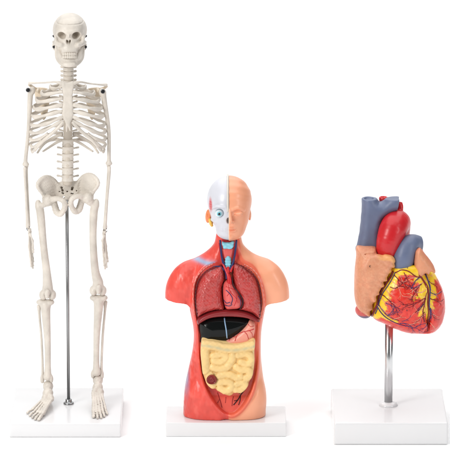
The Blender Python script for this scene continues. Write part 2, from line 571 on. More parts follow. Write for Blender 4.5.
    for (W, pb, pl, fr, rh) in RB:
        for s in (-1, 1):
            q = [(5.5, pb, 16), (W * 0.45, pb + 0.5, 24.5), (W * 0.82, (pb + pl) / 2 + 1.5, 18), (W * 0.99, pl - 1.6, 6), (W, pl, -1)] + fr
            path = spline([at(CX + s * a, b, y) for a, b, y in q], 5)
            m = len(path)
            hh = [1.12 * rh * (0.82 + 0.18 * math.sin(i * 0.9 + W)) * (0.75 if i < 3 else 1) for i in range(m)]
            hh = [x * 0.88 if i > m * 0.75 else x for i, x in enumerate(hh)]
            v, f = ribbon(path, up, hh, [1.15] * m)
            put('rib', v, f, B, root)
    for (q, rh) in (([(5.5, 134, 14), (14, 137.5, 20), (24, 144, 15), (30.5, 153, 3)], 1.6), ([(5.5, 140, 10), (12, 143, 15), (19, 147.5, 13), (25, 151.5, 7)], 1.4)):
        for s in (-1, 1):
            path = spline([at(CX + s * a, b, y) for a, b, y in q], 6); m = len(path)
            v, f = ribbon(path, up, [rh * (1 - 0.5 * (i / m) ** 3) for i in range(m)], [1.1] * m)
            put('rib', v, f, B, root)
    for s in (-1, 1):
        path = spline([at(CX + s * a, b, y) for a, b, y in [(4.6, 121.8, -18.8), (8.5, 126.5, -20.3), (16, 133.5, -20.2), (25, 141.0, -17.3), (33.2, 150.3, -9.5)]], 6); m = len(path)
        v, f = ribbon(path, up, [1.7] * m, [1.4] * m)
        put('costal_cartilage', v, f, B, root)
        # collar bone, shoulder blade
        L = (lambda x, y_, z_: (CX + s * x, y_, z_))
        dy = 0 if s < 0 else 1.6
        bone('clavicle', [L(5.5, 83.5, -18), L(12, 82.0, -17), L(22, 82.6 + dy * .6, -10), L(32, 83.0 + dy, -4), L(38.2, 83.2 + dy, 0)],
             [2.0, 1.2, 0.95, 1.0, 1.6], B, root, h=0.45)
        pl = outline([(CX + s * a, b) for a, b in [(20, 88.5), (27, 87.2), (32, 87.8), (33.5, 92), (32, 101), (28, 112), (25, 120), (21.5, 117), (18.5, 104), (17.5, 92)]][::s], 25, 3)
        g = pts3([L(21, 94, 27), L(30, 90, 26), L(36, 86.5 + dy, 16), L(38.5, 84.8 + dy, 3)])
        g2 = pts3([L(30, 92, 22), L(29.5, 89, 12), L(30.5, 91, 2)])
        def scap(P):
            d = inflate(P, pl, 25, 1.4, 1.0)
            d = smin(d, curve_chain(P, g, [0.9, 1.4, 1.6, 1.5], 4), 1)
            d = smin(d, curve_chain(P, g2, [1.4, 1.4, 1.7], 4), 1)
            return d
        lo, hi = box_of([at(CX + s * 19, 122, 25), at(CX + s * 41, 82, 28), at(CX + s * 36, 84, 0)], 4)
        solid('scapula', scap, lo, hi, 0.6, M['bone_old'], root)
    # ---- arms
    def arm(sh, mid, el, el2, wr, s):
        g = 0.62 if s < 0 else 0.3
        sx, sy, _ = sh
        bone('humerus', [(sx - s * 0.5, sy + 1, 0), (sx + s * 0.4, sy + 8, 0), mid, (el[0], el[1] - 8, 0), (el[0], el[1] - 2.5, 0)],
             [3.2, 2.7, 2.0, 1.9, 2.3], B, root, lumps=[(sx - s * 1.8, sy + 0.5, 1, 3.2, 3.4, 4.0), (el[0], el[1] - 1.5, 0, 3.4, 2.0, 2.2)], h=0.5)
        a = el2
        bone('ulna', [(a[0] - s * 1.2 * g, a[1] - 2.5, 2.5), (a[0] - s * 1.0 * g, a[1] + 5, 1.8), ((a[0] + wr[0]) / 2 - s * 1.5 * g, (a[1] + wr[1]) / 2, 1.6), (wr[0] - s * 1.6 * g, wr[1] - 2, 1.5)],
             [1.8, 1.6, 1.15, 1.2], B, root, lumps=[(a[0] - s * 1.2 * g, a[1] - 3, 3, 1.8, 2.0, 2.8)], h=0.45)
        bone('radius', [(a[0] + s * 1.3 * g, a[1] + 0.5, -1.6), (a[0] + s * 1.2 * g, a[1] + 9, -1.5), ((a[0] + wr[0]) / 2 + s * 1.4 * g, (a[1] + wr[1]) / 2, -1.4), (wr[0] + s * 0.8 * g, wr[1] - 1, -1)],
             [1.7, 1.3, 1.25, 1.8], B, root, lumps=[(wr[0] + s * 0.4, wr[1] - 2.5, -0.8, 1.9, 2.2, 2.6)], h=0.45)
    arm((30.4, 90, 0), (28.6, 128, 0), (25.6, 166, 0), (25.6, 168, 0), (28.2, 228, 0), -1)
    arm((103.6, 91.5, 0), (108.6, 130, 0), (108.9, 165, 0), (108.9, 167, 0), (104.6, 229.5, 0), 1)
    for x, y_ in ((27.9, 90.0), (102.8, 91.4)):
        c = at(x, y_, -4.6)
        def scr(P):
            q = P - c
            r = np.sqrt(q[:, 0] ** 2 + q[:, 2] ** 2)
            d = smax(r - 2.2, np.abs(q[:, 1]) - 1.2, 0.5)
            return np.maximum(d, -np.maximum(np.maximum(np.abs(q[:, 0] - q[:, 2] * 0.6) - 0.45, r - 2), -(q[:, 1] + 0.5)))
        solid('shoulder_screw', scr, c - 4, c + 4, 0.35, M['screw'], root, it=0)
    def hand(wx, wy, tips, s):
        wy -= 1.6
        tips = [q[:5] + (q[5] * 1.28,) for q in tips]
        hk = Tubes(); hk.add([at(wx + s * 1.2 + 1.7 * math.cos(a), wy + 0.2 + 2.0 * math.sin(a), -2.5) for a in np.linspace(0.4, 5.6, 14)], 0.35, 6)
        hk.build('wrist_hook', M['dark_steel'], root)
        W = at(wx, wy, -1)
        carp = [(wx + s * 0.5, wy + 2.2, -1.8, 1.7, 2.4, 1.9), (wx - s * 0.5, wy + 3.2, 1.6, 1.6, 2.2, 1.9), (wx, wy + 5.0, 0, 1.8, 3.6, 1.8), (wx, wy + 1.0, 0, 1.8, 2.0, 1.6)]
        chains = []
        for (kx, ky, tx, ty, y, r) in tips:
            a = (wx + s * 0.2 + (kx - wx) * 0.25, wy + 6, y * 0.7)
            k = (kx, ky, y)
            m1 = (kx + (tx - kx) * 0.42, ky + (ty - ky) * 0.42, y - 0.6)
            m2 = (kx + (tx - kx) * 0.74, ky + (ty - ky) * 0.74, y - 0.2)
            e = (tx, ty, y + 0.8)
            chains.append(([at(*a), at((a[0] + kx) / 2, (a[1] + ky) / 2, y), at(*k)], [r, r * 0.7, r * 1.1]))
            for u_, v_ in ((k, m1), (m1, m2), (m2, e)):
                A = np.array(at(*u_)); Bq = np.array(at(*v_)); dd = Bq - A
                chains.append(([A + dd * 0.08, A + dd * 0.5, A + dd * 0.93], [r * 0.95, r * 0.68, r * 0.85]))
        def f(P):
            d = None
            for l in carp:
                e = ell(P, at(*l[:3]), l[3:]); d = e if d is None else smin(d, e, 0.5)
            for c_, r_ in chains:
                d = smin(d, curve_chain(P, c_, r_, 3), 0.35)
            return d
        lo, hi = box_of([q for c_, _ in chains for q in c_] + [W], 4)
        solid('hand', f, lo, hi, 0.4, B, root, it=1)
    # (knuckle px, py, tip px, py, depth, radius)
    hand(29.6, 230, [(29.0, 247, 31.2, 266.8, -4.0, 0.95), (30.2, 248, 32.8, 268.5, -1.4, 0.95), (30.8, 247.5, 33.2, 266, 1.3, 0.9),
                     (31.3, 246.5, 33.4, 262, 3.8, 0.85), (32.6, 241, 33.2, 252.5, -6.0, 0.95)], -1)
    hand(104.2, 231.5, [(104.6, 247, 106.6, 267.5, -4.0, 0.95), (103.6, 248, 105.0, 269, -1.2, 0.95), (103.0, 247.5, 104.2, 266, 1.4, 0.9),
                        (106.0, 246, 107.9, 262, 3.8, 0.85), (102.4, 240.5, 103.2, 253, -6.0, 0.95)], 1)
    # ---- pelvis
    def pelvis(P):
        d = None
        for s in (-1, 1):
            g = lambda x, y_, z_: at(CX + s * x - (0.0 if s < 0 else -0.0), y_ - (0 if s < 0 else 2.4), z_)
            wing = outline([(CX + s * a + (0 if s < 0 else 0.7), b - (0 if s < 0 else 2.4)) for a, b in [(8, 189.5), (12.5, 181.5), (18, 177), (24, 177), (29.5, 181), (31.2, 187), (27.5, 193),
                                          (23.5, 199), (17, 201), (12, 202), (4, 200), (3, 192)]][::s], 2, 4)
            # dished plate: depth runs back towards the spine
            xx = (P[:, 0] - at(CX, 190, 0)[0]) * s
            y0 = 11 - 0.66 * (xx - 8) - 0.12 * (P[:, 2] - g(0, 188, 0)[2]) + 0.020 * (xx - 20) ** 2
            Q = P.copy(); Q[:, 1] = P[:, 1] - y0
            e = inflate(Q, wing, 0, 2.4, 1.7) * 0.8
            e = smin(e, curve_chain(P, [g(9.5, 185.5, 9), g(13.5, 180.2, 7), g(19, 176.8, 3.6), g(24.5, 177.6, -1), g(29.2, 182, -4), g(30.2, 187, -5.2), g(26, 193, -3.5)],
                                    [1.7, 1.6, 1.7, 1.9, 1.9, 1.8, 1.5], 4), 1.2)
            e = smin(e, ell(P, g(20.2, 200.5, 0), (5.4, 5.8, 6.0)), 2)
            ring = [g(16.5, 200, 0), g(11.0, 198.6, -5), g(5.2, 200.5, -8), g(2.9, 205, -8), g(4.4, 210.5, -6), g(7.6, 213.8, -3), g(11.2, 211.6, 0), g(13.0, 206, 2), g(14.5, 201, 2)]
            e = smin(e, curve_chain(P, ring, [3.6, 2.6, 2.6, 2.7, 2.6, 3.2, 3.5, 3.3, 3.6], 4), 1.2)
            d = e if d is None else smin(d, e, 1.2)
        sac = outline([(57.5, 184), (62, 181), (67.5, 179.5), (73, 180.4), (78, 183), (80.5, 190), (77.5, 196.5), (71, 199.5), (67.5, 203), (64.5, 199.5), (58, 197.5), (54.8, 191)], 10, 3)
        Q = P.copy(); Q[:, 1] = P[:, 1] - (10 + 0.012 * (P[:, 2] - at(67, 183, 10)[2]) ** 2 * 0.6)
        e = inflate(Q, sac, 0, 4, 3.2)
        bz = P[:, 2]
        hr = random.Random(8)
        for k in range(4):
            for s in (-1, 1):
                e = smax(e, -ell(P, at(67.5 + s * (5.4 - k * 0.5) + hr.uniform(-.9, .9), 186.8 + k * 3.2 + hr.uniform(-.8, .8), 8.2 + k * 1.1), (hr.uniform(1.0, 2.6), 3.4, hr.uniform(.8, 1.7)), rotm(0, hr.uniform(-.6, .6), 0)), 0.4)
        for x_, y_ in ((67.2, 191.4), (59.4, 191.4), (76.4, 190.6)):
            e = smax(e, -ell(P, at(x_, y_, 8.4), (hr.uniform(.7, 1.3), 3, hr.uniform(.5, .9)), rotm(0, hr.uniform(-.7, .7), 0)), 0.4)
        d = smin(d, e, 2.4)
        n = 0.35 * np.sin(P[:, 0] * 1.9) * np.sin(P[:, 2] * 2.1 + 1) * np.sin(P[:, 1] * 1.7)
        return d + n
    solid('pelvis', pelvis, at(33, 222, -16), at(102, 170, 26), 0.6, B, root, it=1)
    # ---- legs
    def leg(hip, tro, fs, fd, knee, tib, ank, s):
        kx, ky = knee
        bone('femur', [(tro[0] - s * 0.5, tro[1] + 2, 1), (tro[0] - s * 2, tro[1] + 10, 1), (fs[0], fs[1], -1.5), (fd[0], fd[1], -1), (kx, ky - 8, 0)],
             [4.0, 4.1, 3.6, 4.1, 5.2], B, root, n=6, h=0.6,
             lumps=[(hip[0], hip[1], 0, 4.4, 4.4, 4.4), ((hip[0] + tro[0]) / 2, (hip[1] + tro[1]) / 2 + 1.5, 0, 4.2, 2.6, 2.6), (tro[0] + s * 0.6, tro[1] - 1, 2, 3.0, 3.6, 4.4),
                    (kx - 4.4, ky + 0.5, 0.5, 4.2, 6, 5.2), (kx + 4.4, ky + 0.5, 0.5, 4.2, 6, 5.2), (kx, ky - 4, -1, 5.6, 4.4, 5.4)])
        bone('kneecap', [(kx + s * 0.5, ky - 2.4, -6.4), (kx + s * 0.5, ky + 2.2, -6.6)], [2.9, 2.2], B, root, h=0.5)
        tx, ty = tib
        bone('tibia', [(tx, ty + 4.2, 0), (tx - s * 0.4, ty + 12, -0.8), ((tx + ank[0]) / 2 - s * 1.4, (ty + ank[1]) / 2, -0.6), (ank[0] - s * 1.0, ank[1] - 14, 0), (ank[0] - s * 0.6, ank[1] - 4, 0)],
             [5.6, 4.6, 3.3, 3.1, 4.4], B, root, h=0.6, n=6,
             lumps=[(tx - 4.3, ty + 1.6, 0.4, 4.9, 5.0, 3.1), (tx + 4.3, ty + 1.6, 0.4, 4.6, 5.0, 3.1), (ank[0] - s * 4.6, ank[1] - 1.5, 0, 1.9, 2.8, 4.2), (tx, ty + 8, -4, 1.8, 1.8, 3.2)])
        bone('fibula', [(tx + s * 6.6, ty + 6, 3), (tx + s * 6.0, ty + 16, 2.6), ((tx + ank[0]) / 2 + s * 4.7, (ty + ank[1]) / 2, 2.2), (ank[0] + s * 4.3, ank[1] - 12, 2), (ank[0] + s * 4.6, ank[1] + 1, 1.6)],
             [2.1, 1.3, 1.25, 1.3, 1.8], B, root, h=0.5,
             lumps=[(ank[0] + s * 4.6, ank[1] - 1.5, 1.6, 1.8, 2.4, 3.6)])
    leg((47.6, 202, 0), (38.6, 205, 0), (43.4, 245), (46.6, 272), (47.6, 294.4), (45.4, 300.6), (46.8, 380.5), -1)
    leg((89.6, 201, 0), (95.6, 204, 0), (93.0, 240), (94.9, 269), (98.0, 290.0), (98.8, 296.2), (97.2, 376.0), 1)
    # ---- feet, standing on the plinth
    def foot(ax, ay, toes, heel, s):
        z0 = zt
        A = at(ax, ay, 4)
        ks = []
        D = None
        tal = at(ax, ay + 2.4, 2)
        parts = [(ell, tal, (5.2, 6.5, 5.6)), (ell, np.array([A[0], 9, z0 + 8.5]), (4.6, 8.5, 8.2)), (ell, tal + np.array([0, -6, -6.0]), (5.4, 5.0, 5.4)),
                 (ell, tal + np.array([-2.6, -11, -9.5]), (3.6, 4.4, 4.2)), (ell, tal + np.array([2.8, -11, -9.7]), (3.6, 4.4, 4.2))]
        segs = []
        for i, (tx, ty, r) in enumerate(toes):
            r = r * 1.18
            T = on_level(tx, ty, z0 + 1.8)
            st = tal + np.array([(i - 2) * 2.1, -13.5, -10.0])
            k = st + (T - st) * 0.66; k[2] = z0 + r + 1.2
            segs.append(([st, (st + k) / 2 + np.array([0, 0, 0.8]), k], [r * 1.1, r * 0.78, r * 1.15]))
            nn = 2 if i == (0 if s > 0 else 4) else 3
            prev = k
            for j in range(1, nn + 1):
                q = k + (T - k) * j / nn; q[2] = z0 + r * 0.9 + (0.9 if j < nn else 0)
                dd = q - prev
                segs.append(([prev + dd * 0.14, prev + dd * 0.5, prev + dd * 0.9], [r * 0.95, r * 0.68, r * 0.92]))
                prev = q
        def f(P):
            d = None
            for _, c_, r_ in parts:
                e = ell(P, c_, r_); d = e if d is None else smin(d, e, 1.2)
            for c_, r_ in segs:
                d = smin(d, curve_chain(P, c_, r_, 3), 0.4)
            d = d + 0.25 * np.sin(P[:, 0] * 1.3) * np.sin(P[:, 1] * 1.1) * np.sin(P[:, 2] * 1.5)
            return np.maximum(d, z0 + 0.05 - P[:, 2])
        lo, hi = box_of([q for c_, _ in segs for q in c_] + [p[1] for p in parts], 9)
        solid('foot', f, lo, hi, 0.5, B, root, it=1)
    foot(48.0, 383.6, [(27.2, 412.5, 1.25), (29.6, 415.0, 1.25), (32.2, 417.2, 1.3), (35.0, 418.8, 1.35), (38.6, 419.5, 1.7)], 0, -1)
    foot(97.8, 377.6, [(93.6, 416.8, 1.7), (97.6, 417.6, 1.35), (101.2, 417.2, 1.3), (104.4, 415.8, 1.25), (107.2, 413.6, 1.2)], 0, 1)
skeleton()

# ================================================================ TORSO
RED = lin(228, 78, 66); RED2 = lin(240, 112, 98); SKIN = lin(244, 168, 132); ORG = lin(240, 128, 92)
SKULLW = lin(212, 213, 221)
M['flesh'] = mat('painted_vinyl', rough=0.36, var=0.06, vs=50, bump=0.12, bs=180, coat=0.15, vcol=True)
def cells(nt, tc):
    v = nt.nodes.new('ShaderNodeTexVoronoi'); v.inputs['Scale'].default_value = 270; v.feature = 'SMOOTH_F1'; v.inputs['Smoothness'].default_value = 0.12
    nt.links.new(tc.outputs['Object'], v.inputs['Vector'])
    sub = nt.nodes.new('ShaderNodeMath'); sub.operation = 'SUBTRACT'; sub.inputs[0].default_value = 1.0
    nt.links.new(v.outputs['Distance'], sub.inputs[1])
    return sub.outputs[0]
M['lung'] = mat('lung_vinyl', rough=0.3, var=0.10, vs=80, bump=0.5, bump_fn=cells, coat=0.3, vcol=True)
M['diaphragm'] = mat('diaphragm_vinyl', lin(138, 38, 42), 0.35, var=0.12)
M['liver'] = mat('black_gloss_vinyl', (0.005, 0.006, 0.006), 0.16, var=0.1, spec=0.22)
M['gut'] = mat('intestine_vinyl', rough=0.42, var=0.06, vs=90, bump=0.15, bs=220, vcol=True)
M['pink'] = mat('pink_vinyl', lin(238, 156, 136), 0.35, var=0.08)
M['heart_pink'] = mat('heart_pink_vinyl', lin(222, 96, 92), 0.3, var=0.14, vs=120)
M['vein'] = mat('vein_paint', lin(40, 40, 92), 0.35)
M['artery'] = mat('artery_paint', lin(196, 28, 34), 0.35)
M['dark_line'] = mat('dark_vessel_paint', lin(38, 16, 28), 0.4)
M['sky_blue'] = mat('pale_blue_vinyl', lin(140, 208, 226), 0.35, var=0.2, vs=150)
M['pale_vein'] = mat('pale_blue_paint', lin(140, 170, 200), 0.4)
M['iris'] = mat('iris_blue', lin(112, 190, 206), 0.25, coat=0.5)
M['pupil'] = mat('pupil_black', lin(14, 22, 34), 0.2, coat=0.5)
M['eye_white'] = mat('eye_white', lin(226, 240, 244), 0.2, coat=0.5)

def torso():
    zt = 14.5
    yf = on_level(225, 421.2, zt)[1]; yb = on_level(225, 407.6, zt)[1]
    YC = (yf + yb) / 2                 # body plane
    root = thing('torso_model', 'half skinned torso with open chest, split face and cut arms on a low white plinth', 'torso model',
                 (at(226, 400, YC)[0], YC, 0))
    rounded_box('base', (at(166, 400, YC)[0], yf - 6, 0), (at(286, 400, YC)[0], yb + 6, zt), 1.2, M['white_base'], root)
    A = lambda x, y_, d=0.0: at(x, y_, YC + d)
    X = lambda x: A(x, 300)[0]
    Z = lambda y_, d=0.0: A(228, y_, d)[2]
    # trunk section table: py, left, right, half depth, depth shift
    T = [(218, 222, 236, 9, 6), (228, 219, 238.2, 10.5, 4.5), (236, 216, 240.5, 12.5, 3), (244, 215, 242, 12, 3), (250, 211, 245.5, 12.5, 3), (255, 204.5, 251.5, 14, 3), (260, 197, 258, 16, 2.5), (266, 193.5, 261, 18, 2), (275, 187.5, 269.5, 21, 1), (290, 187.0, 268.5, 23.5, 0),
         (303, 188.8, 266.3, 23.5, 0), (318, 191.8, 263.2, 22, 0), (331, 194.2, 261.2, 20.5, 0), (345, 193.4, 260.8, 20.5, 0), (358, 191.0, 261.0, 21.5, 0),
         (372, 187.6, 262.6, 22.5, 0), (387, 184.6, 264.9, 23.5, 0), (402, 183.4, 265.8, 23.5, 0), (424, 183.2, 266.0, 22.5, 0)]
    zz = np.array([Z(t[0]) for t in T])[::-1]
    ta = np.array([(t[2] - t[1]) / 2 for t in T])[::-1]; tc_ = np.array([X((t[1] + t[2]) / 2) for t in T])[::-1]
    tb = np.array([t[3] for t in T])[::-1]; ts = np.array([t[4] for t in T])[::-1] + YC
    def smooth_tab(tab):
        g = np.linspace(zz[0], zz[-1], 160); v = np.interp(g, zz, tab)
        k = np.ones(9) / 9
        return g, np.convolve(np.pad(v, 4, 'edge'), k, 'valid')
    TA, TC, TB, TS = map(smooth_tab, (ta, tc_, tb, ts))
    def trunk(P):
        z = P[:, 2]
        a = np.interp(z, *TA); c = np.interp(z, *TC); b = np.interp(z, *TB); s = np.interp(z, *TS)
        n = 2.5
        u = np.abs(P[:, 0] - c) / a; v = np.abs(P[:, 1] - s) / b
        r = (u ** n + v ** n) ** (1 / n)
        return (r - 1) * np.minimum(a, b) * 0.85
    def head_shape(P):
        d = ell(P, A(229.3, 200, 3), (22.3, 25.5, 24.5))
        d = smin(d, ell(P, A(229.5, 215, -5), (19.4, 18.5, 23.0)), 4)
        d = smin(d, ell(P, A(230, 230.5, -9), (13.6, 12.0, 9.8)), 5)
        return d
    seam = X(228.6)
    def face(P):
        d = head_shape(P)
        # relief of the face: brow, eye hollow, nose, lips
        for s in (1,):
            d = smax(d, -ell(P, A(229.6 + s * 8.6, 213.3, -25.0), (5.6, 4.2, 3.0)), 2.5)
            d = smin(d, ell(P, A(229.6 + s * 8.6, 213.6, -20.2), (4.3, 3.2, 2.3)), 1.0)
            d = smin(d, curve_chain(P, [A(233, 209.5, -22.3), A(238, 207.8, -21), A(244, 210, -17)], [1.3, 1.6, 1.0], 3), 1.5)
            d = smin(d, ell(P, A(229.6 + 20.2, 215, 2), (1.6, 4.2, 5.6)), 1.2)
        d = smin(d, curve_chain(P, [A(229.8, 211, -22.5), A(229.9, 217, -25.6), A(230, 221.8, -28.2)], [1.5, 1.9, 2.7], 3), 1.3)
        d = smin(d, ell(P, A(233.0, 222.6, -25.0), (2.3, 2.6, 1.8)), 0.5)
        d = smax(d, -ell(P, A(232.0, 224.0, -26.5), (1.0, 1.8, 0.5)), 0.4)
        ff = np.clip((YC - 12 - P[:, 1]) / 3, 0, 1)
        lx = np.clip(1 - ((P[:, 0] - X(229.6)) / 7.4) ** 2, 0, 1)
        zu, zl, zg = Z(228.6, -23), Z(232.1, -23), Z(230.25, -23)
        gs = lambda z0, s_: np.exp(-((P[:, 2] - z0) / s_) ** 2)
        d = d - ff * 1.35 * (1.05 * lx * gs(zu - 0.5 * (1 - lx), 1.15) + 1.25 * lx ** 0.7 * gs(zl + 1.0 * (1 - lx), 1.3)) + 0.75 * ff * np.clip(lx * 3, 0, 1) * gs(zg, 0.42)
        ex = (P[:, 0] - X(238.4)) / 4.6; el = np.clip(1 - ex ** 2, 0, 1)
        ze = Z(213.4, -20)
        d = d - ff * 1.3 * el * gs(ze, 1.7) + ff * 0.9 * np.clip(el * 2.5, 0, 1) * gs(ze - 1.2 + 0.9 * ex ** 2, 0.38) + ff * 0.3 * np.clip(el * 2, 0, 1) * gs(ze + 2.0 - 0.9 * ex ** 2, 0.4)
        d = smin(d, ell(P, A(229.6, 236.8, -18.8), (4.2, 3.6, 3.0)), 2.0)
        # hair line ripples on the crown
        zc = P[:, 2] - Z(199)
        d = d - 0.2 * np.clip(zc / 6, 0, 1) * np.sin(P[:, 2] * 0.85 + 0.05 * P[:, 0] ** 2 * 0.12 + P[:, 1] * 0.25)
        return smax(d, seam - P[:, 0], 0.4)
    def bare(P):
        """the skinless half of the head, set slightly inside the skin"""
        d = ell(P, A(229.0, 200, 3), (21.9, 25, 24.1))
        d = smin(d, ell(P, A(229.5, 214, -5), (18.2, 18.3, 20.5)), 4)
        d = smin(d, ell(P, A(229.2, 231, -9), (13.0, 11.3, 8.6)), 3)
        d = smax(d, -ell(P, A(219.3, 213.4, -21), (4.7, 6.5, 4.4)), 1.4)
        d = smin(d, curve_chain(P, [A(212.0, 219.5, -8), A(216, 220.8, -14.5), A(221, 222.0, -17.8)], [1.5, 1.8, 1.6], 4), 1.5)
        d = smin(d, curve_chain(P, [A(211.5, 209.0, -13), A(216, 206.6, -19.5), A(223, 207.2, -22.4), A(228, 209, -22)], [1.0, 1.3, 1.3, 1.0], 4), 1.6)
        d = smax(d, -ell(P, A(228.6, 220.6, -22.0), (2.0, 5, 3.2)), 0.9)
        d = smax(d, -ell(P, A(212.6, 225.6, -8), (1.8, 5, 3.0)), 1.2)
        d = smin(d, ell(P, A(224.5, 228.6, -17.0), (4.8, 3.4, 3.8)), 1.2)
        for k in range(3):
            d = smax(d, -cone(P, A(220.6 + k * 2.6, 227.5, -20.0 - k * 0.5), A(220.8 + k * 2.6, 232.0, -19.0 - k * 0.5), 0.28, 0.28), 0.3)
        d = smax(d, -curve_chain(P, [A(217, 229.0, -17), A(222, 229.8, -20.5), A(228, 230.0, -21.6)], [0.3, 0.35, 0.35], 3), 0.3)
        return smax(d, P[:, 0] - (seam + 0.5), 0.4)
    # opening of the chest and belly
    OPEN = [(221.5, 241), (236.5, 241), (239.0, 254), (241.5, 263), (250, 269), (257, 278.5), (260.8, 291), (262.0, 305), (259.6, 318), (256.8, 334), (257.2, 352), (256.4, 370), (252.2, 388),
            (245, 402), (236.5, 411.5), (229.5, 413.5), (222.5, 410.5), (214, 401), (206.4, 388), (201.4, 371), (199.4, 352), (199.0, 334), (196.4, 318), (194.6, 302), (195.4, 287), (200, 275), (208, 267), (216.8, 263), (219.3, 254)]
    yv = -20
    op = outline(OPEN, YC + yv, 3)
    def arms(P):
        d = None
        for s, sh, el in ((-1, (186.5, 276.5), (177.8, 309)), (1, (267.5, 275), (276.8, 309))):
            e = curve_chain(P, [A(*sh, 1), A((sh[0] + el[0]) / 2 + s * 2.6, (sh[1] + el[1]) / 2 - 3.5, 1), A(*el, 1)], [13.5, 13.0, 11.4], 4, 3)
            n = A(0, 0)
            zc = Z(301.6) + (P[:, 0] - X(sh[0])) * s * 0.16
            e = smax(e, zc - P[:, 2], 0.5)
            d = e if d is None else np.minimum(d, e)
        return d
    def collar(P):
        d = None
        for s, q in ((-1, [(222, 250, 5), (208, 260, 4), (190, 268.5, 2)]), (1, [(234, 250, 5), (248, 258.8, 4), (264, 266, 2)])):
            e = curve_chain(P, [A(*p) for p in q], [5.5, 5.0, 7.5], 4, 2)
            d = e if d is None else np.minimum(d, e)
        return d
    ridge = [np.append(p, YC) for p in op]
    pit = outline([(200, 395), (211, 398), (222, 400), (240, 400), (252, 396), (257, 386), (257, 340), (262, 318), (263, 290), (257, 272), (241, 258), (239, 238), (219, 238), (216, 258), (200, 268), (193, 285), (193, 310), (198, 340), (199, 380)], YC + yv, 3)
    def body(P):
        d = smin(trunk(P), arms(P), 5)
        d = smin(d, collar(P), 6)
        d = smin(d, cone(P, A(229, 225, 4), A(228.5, 258, 3), 10.2, 11.5), 4)
        # belly and hip modelling
        d = smin(d, ell(P, A(203, 398, -9), (13, 14, 20)), 8)
        d = smin(d, ell(P, A(250, 398, -9), (13, 14, 20)), 8)
        s2 = poly2(P[:, 0], P[:, 2], op)
        front = P[:, 1] - YC
        # raised lip round the opening
        lip = np.exp(-((s2 - 1.6) / 2.0) ** 2) * np.clip((-front - 4) / 8, 0, 1)
        low = np.clip((Z(345) - P[:, 2]) / 30, 0, 1)
        d = d - lip * (0.6 + 1.3 * low)
        # deep hollow for the organs, shallow dish below the bowel
        dish = np.clip((Z(392) - P[:, 2]) / 14, 0, 1)
        floor_y = -12.5 - 5.5 * dish
        d = smax(d, -smax(s2, front - floor_y, 1.5), 1.2)
        # groin and gap between the thigh stumps
        d = smax(d, -cone(P, A(226.0, 425, -23), A(226.2, 412, -29), 6.0, 0.8), 3)
        d = smax(d, -cone(P, A(226.0, 424, 24), A(226.2, 405, 29), 4, 1), 4)
        # muscle streaks, bare half only
        left = np.clip((seam - P[:, 0]) / 4, 0, 1) * np.clip(-front / 6, 0, 1)
        st = wob(P * np.array([3.0, 1.5, 1.2])) * 0.22
        d = d + left * st * np.clip(s2 / 4, 0, 1)
        for g, r in (([(203, 272, -26), (196, 286, -26), (193, 302, -25)], 1.0), ([(181, 272, -16), (186, 286, -16), (186, 300, -14)], 0.9), ([(190, 380, -22), (200, 398, -28), (212, 420, -27)], 1.9), ([(259, 388, -20), (250, 404, -26), (238, 420, -27)], 1.2),
                     ([(188, 318, -12), (193, 340, -14), (190, 366, -16)], 0.8)):
            d = smax(d, -curve_chain(P, [A(*p) for p in g], [r * .6, r, r * .6], 3), 1.6)
        d = smax(d, zt + 0.05 - P[:, 2], 0.6)
        d = smax(d, P[:, 2] - Z(222), 1)
        return smax(d, -(head_shape(P) + 5.0), 0.3)
    def soft(a, b, x):
        return np.clip((x - a) / (b - a), 0, 1)[:, None]
    def paint_body(v):
        c = np.empty_like(v)
        s2 = poly2(v[:, 0], v[:, 2], op)
        front = v[:, 1] - YC
        n = wob(v)
        red = np.array(RED) * (1 + 0.10 * n[:, None])
        light = soft(0.2, 1.3, wob(v * np.array([2.6, 1.5, 0.9])) + 0.5 * n)
        red = red * (1 - light * 0.5) + np.array(RED2) * light * 0.5
        c[:] = red
        sk_ = soft(seam - 0.2, seam + 0.2, v[:, 0])
        c = c * (1 - sk_) + np.array(SKIN) * sk_
        # flesh edge on the skinned side: orange-red lip, wide beside the lungs, narrow by the bowel
        wl = np.interp(v[:, 2], [Z(415), Z(395), Z(340), Z(315), Z(285), Z(262), Z(250)], [3.5, 3.2, 2.4, 4.2, 3.6, 3.0, 1.0])
        k = (1 - soft(0, 1, (s2 - wl))) * sk_
        c = c * (1 - k) + np.array(lin(228, 84, 70)) * k
        k = (1 - soft(0, 3.5, (s2 - wl))) * sk_ * 0.55
        c = c * (1 - k) + np.array(ORG) * k
        # dish under the bowel
        dish = (1 - soft(-1.5, 0, s2)) * (1 - soft(Z(396), Z(388), v[:, 2]))
        c = c * (1 - dish) + np.array(lin(238, 104, 90)) * dish
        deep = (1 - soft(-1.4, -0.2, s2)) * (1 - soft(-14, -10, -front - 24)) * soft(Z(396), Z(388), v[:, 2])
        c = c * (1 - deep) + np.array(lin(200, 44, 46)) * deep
        # pale blue vein under the collar, bluish flank
        va = A(184, 257.5, -12); vb = A(217, 265.5, -18)
        t = np.clip(((v[:, 0] - va[0]) / (vb[0] - va[0])), 0, 1)
        dz = v[:, 2] - (va[2] + t * (vb[2] - va[2]) - 1.5 * np.sin(t * 3.1))
        k = (np.exp(-(dz / 2.6) ** 2) * (v[:, 0] > va[0] - 2) * (s2 > -0.3) * (v[:, 0] < vb[0]) * (front < 2) * np.clip((v[:, 0] - va[0]) / 8, 0, 1))[:, None] * 0.85
        c = c * (1 - k) + np.array(lin(142, 186, 220)) * k
        fa = np.exp(-((v[:, 2] - Z(376)) / 14) ** 2) * np.clip((X(190.5) - v[:, 0]) / 3.5, 0, 1)
        k = fa[:, None] * 0.8
        c = c * (1 - k) + np.array(lin(120, 140, 176)) * k
        return np.clip(c, 0.002, 0.95)
